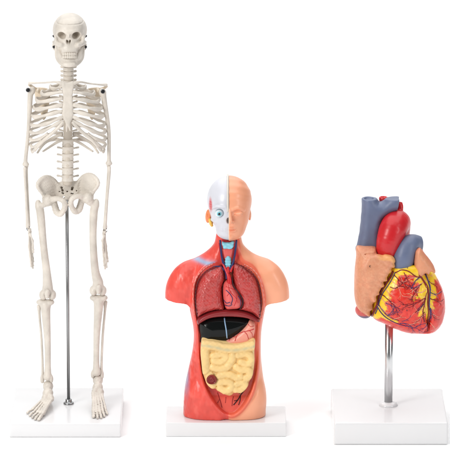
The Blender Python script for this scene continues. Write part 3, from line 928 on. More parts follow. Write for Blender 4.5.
    bd, bvb = solid('body', body, A(160, 426, -36), A(293, 210, 30), 0.75, M['flesh'], root, paint=paint_body, keep=True, it=1)
    def paint_face(v):
        c = np.tile(np.array(SKIN), (len(v), 1))
        lips = np.exp(-((v[:, 2] - Z(230, -23)) / 2.6) ** 2) * np.exp(-((v[:, 0] - X(230)) / 4.5) ** 4) * (v[:, 1] < YC - 18)
        c = c * (1 - 0.35 * lips[:, None]) + np.array(lin(232, 130, 104)) * 0.35 * lips[:, None]
        hair = soft(Z(202), Z(196), v[:, 2]) * 0.35
        c = c * (1 - hair) + np.array(lin(238, 160, 122)) * hair
        edge = (v[:, 0] < seam + 0.45)[:, None]
        return np.where(edge, np.array(lin(243, 214, 190)), c)
    solid('face', face, A(225, 246, -32), A(254, 172, 30), 0.45, M['flesh'], root, paint=paint_face, label='skin coloured half of the head with a closed eye')
    def paint_bare(v):
        c = np.tile(np.array(SKULLW), (len(v), 1))
        t = np.exp(-(((v[:, 0] - X(210.6)) / 1.9) ** 2 + ((v[:, 2] - Z(205, -10)) / 8.0) ** 2))
        t = np.clip(t * 1.9 - 0.5, 0, 1)[:, None] * (0.93 + 0.07 * np.sin(v[:, 2:3] * 2.4))
        c = c * (1 - t) + np.array(lin(206, 70, 74)) * t
        n = wob(v * 1.7)
        jl = (np.clip((n - 0.3) * 2, 0, 1) * np.clip((Z(214) - v[:, 2]) / 6, 0, 1))[:, None] * 0.35
        c = c * (1 - jl) + np.array(lin(200, 190, 206)) * jl
        # temple: grey shaded bone suture stays white; red cheek muscle strip at the jaw angle
        m = np.exp(-(((v[:, 0] - X(213.2)) / 1.7) ** 2 + ((v[:, 2] - Z(227, -8)) / 6) ** 2))[:, None]
        m = np.clip(m * 2 - 0.6, 0, 1)
        c = c * (1 - m) + np.array(lin(202, 70, 70)) * m
        return c
    sk, _ = solid('skull', bare, A(205, 243, -30), A(230, 172, 30), 0.55, M['flesh'], root, paint=paint_bare, keep=True, label='white bone half of the head')
    # seam blade between the halves
    sp = A(228.4, 200, 3)
    solid('skull_rim', lambda P: smax(np.abs(ell(P, sp, (22.3, 26.3, 25.0))) - 0.7, np.maximum(np.abs(P[:, 0] - seam + 0.9) - 0.85, Z(209) - P[:, 2]), 0.4),
          A(224, 214, -34), A(232, 160, 36), 0.45, M['tooth'], root)
    # ear and gland on the bare side
    def ear(P):
        d = ell(P, A(208.3, 216, 0), (2.6, 5.0, 7.0), rotm(0, 0.12, 0.3))
        return smax(d, -ell(P, A(207.8, 215, -5), (1.2, 3.0, 3.8)), 0.8)
    solid('ear', ear, A(203, 228, -8), A(213, 205, 9), 0.45, mat('ear_orange', lin(232, 138, 88), 0.4), root)
    solid('gland', lambda P: ell(P, A(210.8, 222.5, -4.5), (1.9, 3.2, 4.6), rotm(0, -0.35, 0)) + 0.2 * np.sin(P[:, 2] * 2.5) * np.sin(P[:, 0] * 2.5), A(205, 231, -10), A(216, 214, 2), 0.4, mat('gland_yellow', lin(240, 196, 92), 0.45), root)
    ec = A(219.3, 213.3, -17.2)
    e = solid('eyeball', lambda P: ell(P, ec, (4.0, 4.0, 3.9)), ec - 6, ec + 6, 0.4, M['eye_white'], root, it=1)
    dirn = np.array([-0.02, -1.0, 0.05]); dirn /= np.linalg.norm(dirn)
    ic = ec + dirn * 3.45
    solid('iris', lambda P: smax(ell(P, ic, (2.4, 1.0, 2.3)), -ell(P, ec, (3.7, 3.7, 3.6)), 0.1), ic - 4, ic + 4, 0.25, M['iris'], e)
    pc = ec + dirn * 4.1
    solid('pupil', lambda P: ell(P, pc, (1.35, 0.7, 1.3)), pc - 3, pc + 3, 0.2, M['pupil'], e)
    # ---- neck organs
    def block(name, poly, y, rim, th, m_, h=0.45, extra=None):
        o_ = outline(poly, YC + y, 3)
        f = lambda P: inflate(P, o_, YC + y, rim, th) + (extra(P) if extra else 0)
        lo, hi = o_.min(0), o_.max(0)
        return solid(name, f, (lo[0] - 2, YC + y - th - 1, lo[1] - 2), (hi[0] + 2, YC + y + th + 1, hi[1] + 2), h, m_, root)
    block('larynx', [(221.8, 241.5), (226, 242.6), (230, 242), (234, 241), (233.4, 246.5), (231.6, 248.6), (227.5, 249.0), (223.2, 248)], -12, 1.6, 3.0, M['sky_blue'], extra=lambda P: 0.25 * np.sin(P[:, 2] * 1.6) * np.sin(P[:, 0] * 0.9))
    block('thyroid', [(222.8, 248), (233.0, 247.5), (232.8, 254), (231, 259.5), (225.3, 260), (223.2, 255)], -11, 2.2, 3.4, M['heart_pink'])
    block('windpipe', [(225.4, 257.5), (230.6, 257), (230.6, 267.2), (225.6, 267.6)], -14, 1.6, 3.2, M['sky_blue'], extra=lambda P: 0.25 * np.sin(P[:, 2] * 2.2))
    tb_ = Tubes()
    def tube(tb, lst, r, n=5, seg=8):
        p = spline([A(*q) for q in lst], n)
        m = len(p)
        rr = r if not np.isscalar(r) else [r, r]
        tb.add(p, list(np.interp(np.linspace(0, 1, m), np.linspace(0, 1, len(rr)), rr)), seg)
    tube(tb_, [(220.0, 240, -13), (221.0, 250, -14), (222.0, 258, -15), (224.0, 266, -16), (226.5, 273, -19.5), (227.0, 279, -20)], [0.9, 1.0, 1.0, 1.5, 1.6, 1.4])
    tube(tb_, [(236.6, 240, -13), (235.4, 250, -14), (234.0, 259, -15), (232.0, 266, -16), (228.2, 272, -19.2)], [0.9, 1.0, 1.0, 1.3, 1.5])
    tube(tb_, [(224.5, 270, -18), (219, 266.5, -17), (213, 266.5, -17)], [1.3, 0.8, 0.4])
    tb_.build('neck_vein', M['vein'], root)
    ta_ = Tubes()
    tube(ta_, [(219.0, 243, -12.5), (220.2, 253, -13.5), (222.6, 263, -15.5), (228.6, 276, -21), (229.6, 284, -22)], [0.6, 0.7, 0.9, 2.0, 2.6])
    tube(ta_, [(236.0, 262, -13), (233, 266, -16), (230.5, 272, -20)], [0.8, 1.1, 1.3])
    tube(ta_, [(228.0, 267, -17), (228.2, 273, -20.5)], [1.4, 1.6])
    ta_.build('neck_artery', M['artery'], root)
    # ---- lungs
    LUNG = lin(184, 56, 54); LUNG2 = lin(214, 98, 92)
    def lung(poly, cx):
        lp = outline(poly, YC - 19, 4)
        def f(P):
            s = poly2(P[:, 0], P[:, 2], lp)
            return inflate(P, lp, YC - 12.5, 9, 11.5) * 0.9 + 0.10 * np.sin(P[:, 0] * 2.1) * np.sin(P[:, 2] * 2.0)
        def paint(v):
            n = wob(v * 1.4)[:, None]
            s = poly2(v[:, 0], v[:, 2], lp)
            c = np.array(LUNG) * (1 - 0.12 * n) + 0 * v
            k = np.clip(0.15 * n + 0.15, 0, 1)
            c = c * (1 - k) + np.array(LUNG2) * k
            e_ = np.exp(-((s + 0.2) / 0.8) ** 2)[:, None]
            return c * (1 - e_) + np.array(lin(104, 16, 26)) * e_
        solid('lung', f, (lp[:, 0].min() - 2, YC - 26, lp[:, 1].min() - 2), (lp[:, 0].max() + 2, YC + 2, lp[:, 1].max() + 2), 0.5, M['lung'], root, paint=paint)
    lung([(222.3, 266.5), (215, 268.5), (205, 273.5), (198.4, 283.0), (195.6, 295), (195.2, 308), (197.4, 318), (206, 314.0), (216, 311.2), (224.5, 310.6), (223.2, 300), (222.6, 288), (225.2, 278)], 210)
    lung([(233.6, 264.5), (241, 267.0), (249, 272.5), (256.4, 280.4), (259.8, 293), (261.0, 306), (260.2, 319.5), (252, 314.5), (244, 311.8), (238.4, 310.8), (240.8, 304.5), (238.5, 297), (234.4, 289), (232.4, 278)], 245)
    # ---- diaphragm
    dp = outline([(196.6, 321), (201, 315.6), (211, 311.6), (222, 309.6), (235, 309.4), (247, 312.0), (256, 316.4), (260.2, 321.5), (256.5, 322), (247, 318.4), (236, 317.0), (222, 316.8), (210, 318.4), (202, 322.4), (198.2, 325)], YC - 18, 3)
    solid('diaphragm', lambda P: inflate(P, dp, YC - 13, 2.6, 10.5), (dp[:, 0].min() - 2, YC - 26, dp[:, 1].min() - 2), (dp[:, 0].max() + 2, YC, dp[:, 1].max() + 2), 0.5, M['diaphragm'], root)
    # ---- heart in the chest
    hp = outline([(223.6, 284.5), (227, 280.6), (231.5, 281.2), (234.6, 286), (238, 293), (241.6, 299.5), (242.2, 304), (239.5, 308.3), (233, 309.4), (226.5, 309.2), (224.2, 304), (223.0, 294)], YC - 20, 4)
    ht, bvh = solid('heart', lambda P: inflate(P, hp, YC - 17.5, 7, 9.0), (hp[:, 0].min() - 2, YC - 30, hp[:, 1].min() - 2), (hp[:, 0].max() + 2, YC - 5, hp[:, 1].max() + 2), 0.45, M['heart_pink'], root, keep=True)
    def drape(bvh_, lst, lift, n=5):
        out = []
        for q in spline([np.array(a, float) for a in lst], n):
            o_ = at(q[0], q[1], -400); d_ = at(q[0], q[1], 400) - o_; d_ /= np.linalg.norm(d_)
            h_ = bvh_.ray_cast(Vector(o_), Vector(d_))
            if h_[0] is not None:
                out.append(np.array(h_[0]) + np.array(h_[1]) * lift)
        return out
    hv = Tubes()
    for l in ([(224, 300), (226.5, 303.0), (230, 302.2)], [(225, 305), (229, 306), (232, 304.5)], [(226, 290), (230, 294), (232.5, 299), (231, 304)], [(238, 296), (240.6, 301), (240, 306)]):
        hv.add(drape(bvh, l, 0.1), 0.42, 6)
    hv.build('coronary_vein', M['vein'], ht)
    ha = Tubes()
    for l in ([(226, 286.5), (230, 288), (235, 290)], [(228, 283), (229.5, 291), (235, 297), (238, 303)], [(234, 306), (236.5, 300), (236, 295)], [(231, 291), (227, 296)]):
        ha.add(drape(bvh, l, 0.05), 0.3, 6)
    ha.build('coronary_artery', M['artery'], ht)
    dl = Tubes()
    dl.add(spline([A(*q) for q in [(231.6, 277, -21), (233.5, 286, -23), (238, 292, -23), (242.6, 299.5, -22), (242.3, 305, -22), (239.5, 309.4, -21)]], 5), 0.55, 8)
    dl.build('pericardium_edge', M['dark_line'], root)
    # ---- liver and stomach
    lp_ = outline([(198.6, 323), (205, 317.8), (216, 315.6), (230, 315.8), (243, 317.2), (251, 320.2), (249.5, 326), (243, 333), (236, 338), (226, 343), (202, 345), (199.8, 336)], YC - 16, 3)
    lv, bvl = solid('liver', lambda P: inflate(P, lp_, YC - 10.5, 14, 12.5), (lp_[:, 0].min() - 2, YC - 26, lp_[:, 1].min() - 2), (lp_[:, 0].max() + 2, YC + 3, lp_[:, 1].max() + 2), 0.5, M['liver'], root, keep=True)
    fl = Tubes(); fl.add(drape(bvl, [(224.4, 318.0), (225.0, 323), (226.2, 330), (227.0, 338.0)], 0.1), 0.65, 8)
    fl.build('ligament', M['pale_vein'], lv)
    sp_ = outline([(252.6, 319.8), (255.2, 324), (255.0, 331), (252.6, 338.5), (247, 345), (225, 345), (225.5, 338.4), (231, 336.0), (238, 331.2), (244, 325.2), (248.5, 320)], YC - 14, 3)
    stm, bvs = solid('stomach', lambda P: inflate(P, sp_, YC - 13.5, 6, 8.5), (sp_[:, 0].min() - 2, YC - 25, sp_[:, 1].min() - 2), (sp_[:, 0].max() + 2, YC, sp_[:, 1].max() + 2), 0.5, M['pink'], root, keep=True)
    sv = Tubes()
    for l, r in (([(235, 341), (237.5, 335), (243, 332), (249.5, 330.5), (254, 329)], 0.42), ([(244, 331.5), (247, 334.5), (248.5, 339)], 0.32), ([(249, 330.3), (252, 333.5), (252.5, 337)], 0.28), ([(248, 324), (250.5, 326.5), (254, 326)], 0.26), ([(229, 341), (231.5, 337.5), (236.5, 336.8)], 0.3)):
        sv.add(drape(bvs, l, 0.05), r, 6)
    sv.build('stomach_artery', M['artery'], stm)
    # ---- bowel
    ip = outline([(201.2, 342), (203, 338.2), (212, 338.3), (222, 341.0), (234, 342.2), (244, 341.2), (251.5, 338.6), (255.2, 341), (254.4, 352), (254.6, 362), (253.2, 373), (249.8, 381.5), (246.3, 388), (241, 392.6), (236, 392.2), (230.6, 396.4),
                  (224.4, 395), (219.4, 391), (212.6, 388.6), (206.6, 383.5), (202.8, 374), (201.2, 362), (200.4, 352)], YC - 22, 4)
    coils = [([(204, 344.4), (214, 345.6), (225, 348.2), (238, 348.4), (252, 345.2)], 4.1),
             ([(204.5, 351), (205.0, 360), (205.5, 370)], 4.2),
             ([(213, 355.6), (221, 353.8), (226, 356.8), (221, 361.2), (213.8, 360.4)], 3.3),
             ([(212.5, 367.0), (219, 368.6), (226.5, 366.8), (231, 361.0), (232.6, 355.2)], 3.4),
             ([(238.2, 355.0), (245, 353.4), (250.4, 355.8), (250.6, 361.4), (246.4, 363.6), (241, 361.8)], 3.2),
             ([(236.2, 366.8), (240.8, 369.4), (247.6, 369.8), (250.2, 374.0), (246.0, 377.8)], 3.3),
             ([(219, 375.6), (224.8, 374.2), (231.2, 374.8), (236.4, 377.4), (240.4, 376.4)], 3.3),
             ([(218.6, 382.4), (224.4, 381.4), (230.4, 382.6), (231.4, 387.4), (225.6, 390.4), (220, 388)], 3.3),
             ([(236.8, 384.0), (242.8, 382.6), (245.2, 385.6), (240.6, 389.6), (235.8, 389.6)], 3.1),
             ([(209.5, 374), (209.4, 381), (212.5, 385)], 3.3)]
    yB = -26.0
    cc = [([at(a, b, YC + yB + 2.2) for a, b in l], r * 1.22) for l, r in coils]
    def gut(P):
        s = poly2(P[:, 0], P[:, 2], ip)
        base = inflate(P, ip, YC - 18, 5, 6.2)
        d = base
        co = None
        for l, r in cc:
            c = spline(l, 5)
            e = None
            for i in range(len(c) - 1):
                q = cone(P, c[i], c[i + 1], r, r); e = q if e is None else np.minimum(e, q)
            co = e if co is None else np.minimum(co, e)
        co = co + 0.15 * np.sin(P[:, 0] * 1.3 + 1) * np.sin(P[:, 2] * 1.5)
        co = smax(co, s + 0.2, 1.0)
        d = smin(d, co, 0.3)
        hole = A(211.6, 379.6, -31)
        d = smax(d, -ell(P, hole, (5.2, 5.0, 4.9)), 0.9)
        return d
    G = lin(238, 203, 138)
    bandl = spline([A(*q, -29) for q in [(202, 345.5), (214, 347.2), (225, 349.8), (238, 350.0), (255, 346.6)]], 6)
    def paint_gut(v):
        n = wob(v * 1.8)[:, None]
        c = np.array(G) * (1 - 0.05 * n)
        b = None
        for i in range(len(bandl) - 1):
            q = cone(v, bandl[i], bandl[i + 1], 0, 0); b = q if b is None else np.minimum(b, q)
        zb = np.interp(v[:, 0], [q[0] for q in bandl], [q[2] for q in bandl])
        k = np.exp(-((v[:, 2] - zb) / 1.7) ** 2) * (v[:, 1] < YC - 20)
        k = (k * (0.8 + 0.2 * np.sin(v[:, 0] * 0.7)))[:, None] * 0.7
        return c * (1 - k) + np.array(lin(186, 184, 150)) * k
    it, bvi = solid('intestine', gut, (ip[:, 0].min() - 2, YC - 34, ip[:, 1].min() - 2), (ip[:, 0].max() + 2, YC - 9, ip[:, 1].max() + 2), 0.5, M['gut'], root, paint=paint_gut, keep=True)
    hc = A(211.6, 379.6, -27.2)
    def cec(P):
        q = P - hc
        r = np.sqrt(q[:, 0] ** 2 + q[:, 2] ** 2)
        d = ell(P, hc, (5.6, 2.6, 5.2))
        return d + 0.55 * np.sin(r * 2.6 + 0.8 * np.sin(np.arctan2(q[:, 2], q[:, 0]) * 3))
    solid('opened_bowel', cec, hc - 8, hc + 8, 0.4, mat('opened_bowel_red', lin(132, 34, 34), 0.3, var=0.25, vs=180), it)
    # ---- vessels in the pelvis
    pv = Tubes(); pa = Tubes()
    for l, r in (([(245.5, 389), (241, 394.5), (238, 399.5), (233.5, 405)], 0.55), ([(240.5, 395.5), (240, 400.5), (238.5, 405)], 0.4), ([(243.5, 391), (239, 393.5)], 0.5), ([(237.6, 400), (234, 401)], 0.3)):
        pv.add(drape(bvb, l, 0.15), r, 6)
    for l, r in (([(217.5, 392.5), (219.2, 397.5), (220.8, 402.5), (222, 407.5)], 0.4), ([(219.6, 399), (217.6, 403)], 0.3), ([(233.5, 396.5), (232.4, 401), (232, 406)], 0.35), ([(226, 397), (225.4, 403)], 0.3)):
        pa.add(drape(bvb, l, 0.1), r, 6)
    pv.build('pelvic_vein', M['dark_line'], bd); pa.build('pelvic_artery', mat('dark_artery', lin(150, 26, 36), 0.4), bd)
    # serrated dark line along the rib cut
    rc = Tubes()
    for l in ([(215, 266.2), (206, 271), (199, 279.5), (195.8, 291), (195.6, 303), (197.4, 316)], [(241, 265.2), (250, 270.4), (256.8, 279.6), (260.4, 292), (261.2, 305), (259.6, 317)]):
        p = spline([A(*q, -19.5) for q in l], 12)
        rc.add(p, [0.38 + 0.26 * math.sin(i * 1.9) for i in range(len(p))], 6)
    rc.build('rib_cut_edge', mat('dark_red_line', lin(84, 20, 28), 0.35), bd)
    cfm = mat('cut_edge_pink', lin(240, 150, 136), 0.35)
    for l in ([(212.5, 264.2), (205, 268), (198, 275.5), (193.8, 286), (193.0, 300), (194.6, 315)], [(244, 264.2), (253, 269.6), (259.8, 279), (263.2, 292), (264, 305), (261.6, 318)]):
        p = spline([np.array(q) for q in l], 12)
        q_ = drape(bvb, [tuple(x) for x in p], 0.1, 1)
        cl = Tubes()
        cl.add(q_, [0.4 + 0.3 * math.sin(i * 1.5) for i in range(len(q_))], 6)
        cl.build('cut_fat', cfm, bd)
torso()

# ================================================================ HEART
def heart():
    zt = 23.0
    yf = on_level(225, 422.7, zt)[1]; yb = on_level(225, 388.2, zt)[1]
    YC = (yf + yb) / 2
    A = lambda x, y_, d=0.0: at(x, y_, YC + d)
    root = thing('heart_model', 'large painted heart with grey and red vessels on a steel post over thick white plinth', 'heart model',
                 (A(389, 400)[0], YC, 0))
    rounded_box('base', (A(332.5, 400)[0], yf, 0), (A(445.5, 400)[0], yb, zt), 2.2, M['white_base'], root)
    c = A(389.4, 300); c[2] = zt - 0.5
    top = A(389, 318)[2] - c[2]
    lathe('pole', c, [(4.1, 0), (4.1, top)], M['chrome'], root)
    lathe('pole_collar', c, [(9.4, 0), (9.4, 1.4), (8.8, 2.6), (6.8, 3.6), (5.2, 4.2), (4.15, 4.3)], M['white_base'], root)

    M['heart_v'] = mat('painted_muscle', rough=0.34, var=0.10, vs=90, bump=0.25, bs=240, coat=0.25, vcol=True)
    M['atrium'] = mat('orange_vinyl', rough=0.42, var=0.10, vs=80, bump=0.25, bs=160, vcol=True)
    M['grey_blue'] = mat('grey_blue_vinyl', lin(104, 114, 142), 0.42, var=0.14, vs=50, bump=0.15, bs=150)
    M['aorta'] = mat('red_vinyl', lin(206, 30, 38), 0.36, var=0.12, vs=40, bump=0.12, bs=120, coat=0.1)
    PX = lambda v: np.stack([225 + (v - CAM) @ R / ((v - CAM) @ F) * DIST, 228 - (v - CAM) @ U / ((v - CAM) @ F) * DIST], 1)
    # ---- ventricles
    def lean(poly, y, n=4):
        return outline(poly, YC + y, n)
    vp = lean([(390, 262), (402, 260.5), (414, 261.5), (424, 265), (432, 270.5), (438, 279), (442.8, 290), (445.2, 302), (444.6, 315), (440.5, 325.5), (432.5, 331.8), (420, 333.2), (406, 331.6), (394, 327.6), (383, 322.6), (373, 317), (370, 306), (373, 290), (380, 274)], 0)
    def vent(P):
        d = inflate(P, vp, YC, 26, 27)
        # broad bulges of the two chambers with the groove between them
        g = curve_chain(P, [A(421, 272, -24), A(427, 292, -29), (A(429, 312, -27)), A(427, 331, -14)], [2.2, 2.4, 2.2, 1.5], 4)
        d = smax(d, -(g - 0.2), 5)
        d = smin(d, ell(P, A(404, 299, -12), (21, 17, 24)), 9)
        d = smin(d, curve_chain(P, [A(393, 270, -13), A(404, 271.5, -19), A(418, 270.5, -17)], [5.5, 6.5, 6], 4), 4)
        d = smin(d, ell(P, A(414, 256, 6), (10, 9, 14)), 4)
        d = d + 0.28 * wob(P * 1.3)
        return d
    vlo = (vp[:, 0].min() - 3, YC - 34, vp[:, 1].min() - 3); vhi = (vp[:, 0].max() + 3, YC + 30, vp[:, 1].max() + 14)
    fat_a = lean([(393, 262), (408, 260), (420, 264), (426, 268), (424, 274.5), (418, 277.5), (411, 274.5), (405, 275.0), (399, 276.4), (397.2, 282), (395.6, 288), (390.5, 291), (390.8, 298), (386.0, 303), (387.5, 309), (384.8, 313.5),
                  (393, 318.0), (399, 322.6), (390, 321.4), (381, 318), (376, 322), (366, 318), (370, 300), (377, 282), (388, 268)], -24, 3)
    fat_b = lean([(417, 273), (424, 270), (431, 268), (437, 276), (440.5, 286), (436.5, 283), (435.2, 288), (437.4, 295), (434.8, 300), (433.2, 306), (435.8, 310), (430.2, 309.8), (429.2, 318), (427.4, 325), (425.6, 314), (422.8, 312.6), (417.6, 315.4),
                  (421.4, 307), (422.6, 299), (418.2, 297.6), (413.6, 299), (418.6, 292.2), (419.4, 284), (414.6, 281.6)], -24, 3)
    RV = np.array(lin(222, 44, 30)); YEL = np.array(lin(252, 206, 38)); OR = np.array(lin(216, 96, 44))
    def paint_v(v):
        n = wob(v * 1.6); n2 = 1.6 * wob(v * np.array([3.2, 3.2, 1.8]) + 0.6 * v[:, [2, 0, 1]])
        c = RV * (1 + 0.12 * n[:, None])
        k = np.clip(n2 * 0.6 + 0.1, 0, 1)[:, None] * 0.45
        c = c * (1 - k) + np.array(lin(226, 92, 74)) * k
        k = np.clip(-n2 * 0.6 - 0.1, 0, 1)[:, None] * 0.4
        c = c * (1 - k) + np.array(lin(150, 22, 34)) * k
        s = np.minimum(poly2(v[:, 0], v[:, 2], fat_a), poly2(v[:, 0], v[:, 2], fat_b)) + 0.9 * n2 + 0.5 * wob(v * 9)
        s = np.where(v[:, 1] > YC + 2, 5, s)
        k = np.clip((1.6 - s) / 2.0, 0, 1)[:, None]
        c = c * (1 - k * 0.75) + OR * k * 0.75
        k = np.clip((0.2 - s) / 1.0, 0, 1)[:, None]
        y_ = YEL * (1 + 0.08 * n[:, None])
        c = c * (1 - k) + y_ * k
        # purple tint towards the lower left edge
        return np.clip(c, 0.003, 0.95)
    vt, bv = solid('ventricles', vent, vlo, vhi, 0.55, M['heart_v'], root, paint=paint_v, keep=True)
    # ---- great vessels
    def svc(P):
        q = lean([(362.4, 193), (369, 192.6), (375.5, 196.0), (379.5, 201.6), (384, 199.8), (391, 194.0), (401, 194.0), (403, 204), (398.4, 210.0), (390, 213.6), (384, 218.4), (382, 226), (381, 237), (381.0, 256), (357.4, 254), (359.4, 232), (361.4, 212)], 4, 3)
        return q
    sq = svc(None)
    def f_svc(P):
        d = inflate(P, sq, YC + 4, 8.6, 10)
        d = smax(d, -cone(P, A(379.8, 199, -7), A(379.0, 207, -8), 1.6, 0.6), 3)
        zc = A(370, 198.3, 4)[2]
        d = smax(d, P[:, 2] - zc, 0.7)
        d = smax(d, (P - A(398.3, 204, 4)) @ np.array([0.985, 0.0, -0.17]), 0.6)
        d = smax(d, -ell(P, A(369.0, 198.2, 4), (4.9, 6.4, 3.0)), 0.5)
        d = smax(d, -ell(P, A(399.0, 204.4, 4), (2.8, 6, 4.0)), 0.5)
        return d + 0.15 * wob(P)
    solid('vena_cava', f_svc, (sq[:, 0].min() - 3, YC - 12, sq[:, 1].min() - 3), (sq[:, 0].max() + 3, YC + 18, sq[:, 1].max() + 3), 0.6, M['grey_blue'], root)
    ac = [A(*q) for q in [(387.5, 260, -5), (388.2, 249, -9), (390.2, 238, -10), (394.0, 227.5, -6), (397.4, 222.8, 3), (400, 226, 14), (400, 240, 20), (400, 256, 18)]]
    def f_aorta(P):
        d = curve_chain(P, ac, [9.6, 11.9, 13.0, 13.7, 13.0, 10.6, 9, 8], 4)
        for q, r in (([(385, 208, 12), (383.5, 199, 13)], 4.6), ([(399, 216, 9), (400.4, 208, 10), (399.6, 203.5, 11)], 3.0), ([(391, 212, 12), (391.5, 206, 14)], 4)):
            d = smin(d, curve_chain(P, [A(*p) for p in q], [r] * len(q), 3), 1.5)
        for cc_ in ((383.5, 196.2, 13), (399.6, 200.6, 11)):
            d = smax(d, -ell(P, A(*cc_), (2.6, 2.6, 4)), 0.5)
        top_ = A(383, 196.6, 13)[2]
        return smax(d, P[:, 2] - top_, 0.4) + 0.12 * wob(P)
    lo, hi = box_of(ac + [A(383, 192, 13)], 15)
    solid('aorta', f_aorta, lo, hi, 0.6, M['aorta'], root)
    pc = [A(*q) for q in [(401.5, 273, -6), (403.5, 259, -14), (408.2, 246.5, -12), (413.6, 243.2, -5), (420.2, 244.0, 1)]]
    def f_pul(P):
        d = curve_chain(P, pc, [11.4, 10.8, 9.9, 8.6, 6.9], 5, 1)
        e = A(422.4, 243.6, 2)
        n = np.array([0.93, 0.25, 0.0])
        d = smax(d, (P - A(421.2, 243, 1)) @ n, 0.6)
        d = smax(d, -ell(P, A(423, 243.6, 1.5), (3.0, 4.4, 4.6)), 0.6)
        return d + 0.14 * wob(P)
    lo, hi = box_of(pc, 12)
    solid('pulmonary_trunk', f_pul, lo, hi, 0.55, M['grey_blue'], root)
    # ---- atria
    OG = np.array(lin(220, 150, 114)); OG2 = np.array(lin(206, 112, 84)); PK = np.array(lin(238, 186, 150))
    ap = lean([(356.4, 247.4), (364, 247.0), (375.5, 247.4), (377.5, 253.0), (382, 254.0), (388, 254.4), (392.6, 256.0), (394.6, 260), (394.0, 266.4), (391.2, 268.4), (390.6, 272.6), (387.6, 274.6), (387.4, 279.6), (384.0, 281.6), (383.8, 286.4), (380.2, 288.4), (379.6, 293.6),
               (376.4, 295.6), (376.2, 301), (373.6, 303.6), (373.8, 309), (370.6, 311), (370.2, 316.6), (364.5, 314.6), (358, 309), (354.8, 299), (354.2, 284), (355.2, 266), (356.2, 256)], -10, 3)
    lobe = lean([(367, 257.4), (371, 255.2), (377, 254.4), (384, 254.8), (390.4, 255.0), (394.0, 257.4), (395.2, 262), (394.4, 267.0), (391.4, 269.0), (390.8, 273.0), (387.8, 275.0), (387.4, 280), (384.2, 282), (383.6, 287), (380.2, 289), (379.4, 294), (376.6, 296), (375.6, 302), (371, 300), (365, 285), (363.5, 268)], -21, 3)
    def f_atr(P):
        s = poly2(P[:, 0], P[:, 2], ap)
        d = inflate(P, ap, YC - 7, 13, 17)
        d = smin(d, ell(P, A(370, 270, -14), (12, 12.5, 15)), 6)
        d = smin(d, inflate(P, lobe, YC - 20.5, 4.5, 5.6), 2.0)
        # wrinkles run in from the scalloped margin
        k = np.clip((P[:, 0] - A(372, 270, -10)[0]) / 10, 0, 1) * (P[:, 1] < YC - 6)
        d = d + 0.5 * k * np.sin((P[:, 2] + P[:, 0] * 0.7) * 0.95 + 0.6 * wob(P)) * np.clip((10 + s) / 8, 0, 1)
        d = smax(d, -curve_chain(P, [A(362, 256.5, -19), A(369, 253.6, -20), A(378, 254.4, -18)], [0.4, 0.7, 0.3], 4), 0.8)
        return d + 0.12 * wob(P * 1.2)
    def paint_a(v):
        n = wob(v * 1.5)[:, None]; n2 = wob(v * 4.5)[:, None]
        c = OG * (1 + 0.07 * n)
        k = np.clip(n2 * 0.5, 0, 1) * 0.5
        c = c * (1 - k) + OG2 * k
        k = np.clip(-n2 * 0.5, 0, 1) * 0.4
        c = c * (1 - k) + PK * k
        s = poly2(v[:, 0], v[:, 2], ap)[:, None]
        e = np.clip((s + 3.2) / 1.8, 0, 1) * np.clip((v[:, 0:1] - A(376, 270, -10)[0]) / 5, 0, 1) * (v[:, 1:2] < YC)
        return c * (1 - e * 0.6) + np.array(lin(240, 176, 96)) * e * 0.6
    lo = (ap[:, 0].min() - 3, YC - 32, ap[:, 1].min() - 3); hi = (ap[:, 0].max() + 3, YC + 14, ap[:, 1].max() + 3)
    at_o, bva = solid('right_atrium', f_atr, lo, hi, 0.55, M['atrium'], root, paint=paint_a, keep=True)
    lp = lean([(414.6, 251), (417.2, 248), (420.6, 247.6), (424.6, 253), (430.6, 260.4), (435.2, 268.6), (434.8, 272.4), (430.8, 270.6), (428.6, 274.0), (425.2, 272.6), (422.4, 275.6), (418.4, 275.2), (415.2, 271), (413.8, 262)], -14, 3)
    def f_lau(P):
        return inflate(P, lp, YC - 16, 7, 9.5) + 0.22 * wob(P * 1.4)
    def paint_l(v):
        n2 = wob(v * 4.5)[:, None]
        c = OG * (1 + 0.05 * n2)
        s = poly2(v[:, 0], v[:, 2], lp)[:, None]
        k = np.clip((s + 2.4) / 2, 0, 1) * 0.5
        k2 = np.clip(n2 * 0.5, 0, 1) * 0.4
        c = c * (1 - k2) + OG2 * k2
        return c * (1 - k) + OG2 * k
    solid('left_auricle', f_lau, (lp[:, 0].min() - 3, YC - 28, lp[:, 1].min() - 3), (lp[:, 0].max() + 3, YC - 2, lp[:, 1].max() + 3), 0.5, M['atrium'], root, paint=paint_l)
    # lower vein stump peeping out under the atrium
    ic = A(363.5, 311.2, -2)
    def paint_i(v):
        k = np.clip((A(363, 314.2, -8)[2] - v[:, 2]) / 1.5, 0, 1)[:, None]
        return np.array(lin(206, 96, 92)) * (1 - k) + np.array(lin(104, 92, 120)) * k
    solid('vein_stump', lambda P: ell(P, ic, (8.6, 12, 6.4), rotm(0, 0.42, 0)), ic - 14, ic + 14, 0.55, M['atrium'], root, paint=paint_i)
    solid('grey_margin', lambda P: ell(P, A(357.8, 248.6, 4), (2.4, 7, 3.6)), A(352, 256, -6), A(363, 242, 14), 0.5, M['grey_blue'], root)

    # ---- coronary vessels lying on the muscle
    def drape(lst, lift, n=1):
        out = []
        for q in (spline([np.array(a, float) for a in lst], n) if n > 1 else lst):
            o_ = at(q[0], q[1], -400); d_ = at(q[0], q[1], 400) - o_; d_ /= np.linalg.norm(d_)
            h_ = bv.ray_cast(Vector(o_), Vector(d_))
            ha = bva.ray_cast(Vector(o_), Vector(d_))
            if h_[0] is None or (ha[0] is not None and ha[0].y < h_[0].y):
                break
            if h_[1].y > -0.12: break
            out.append(np.array(h_[0]) + np.array(h_[1]) * lift)
        return out
    rnd = random.Random(5)
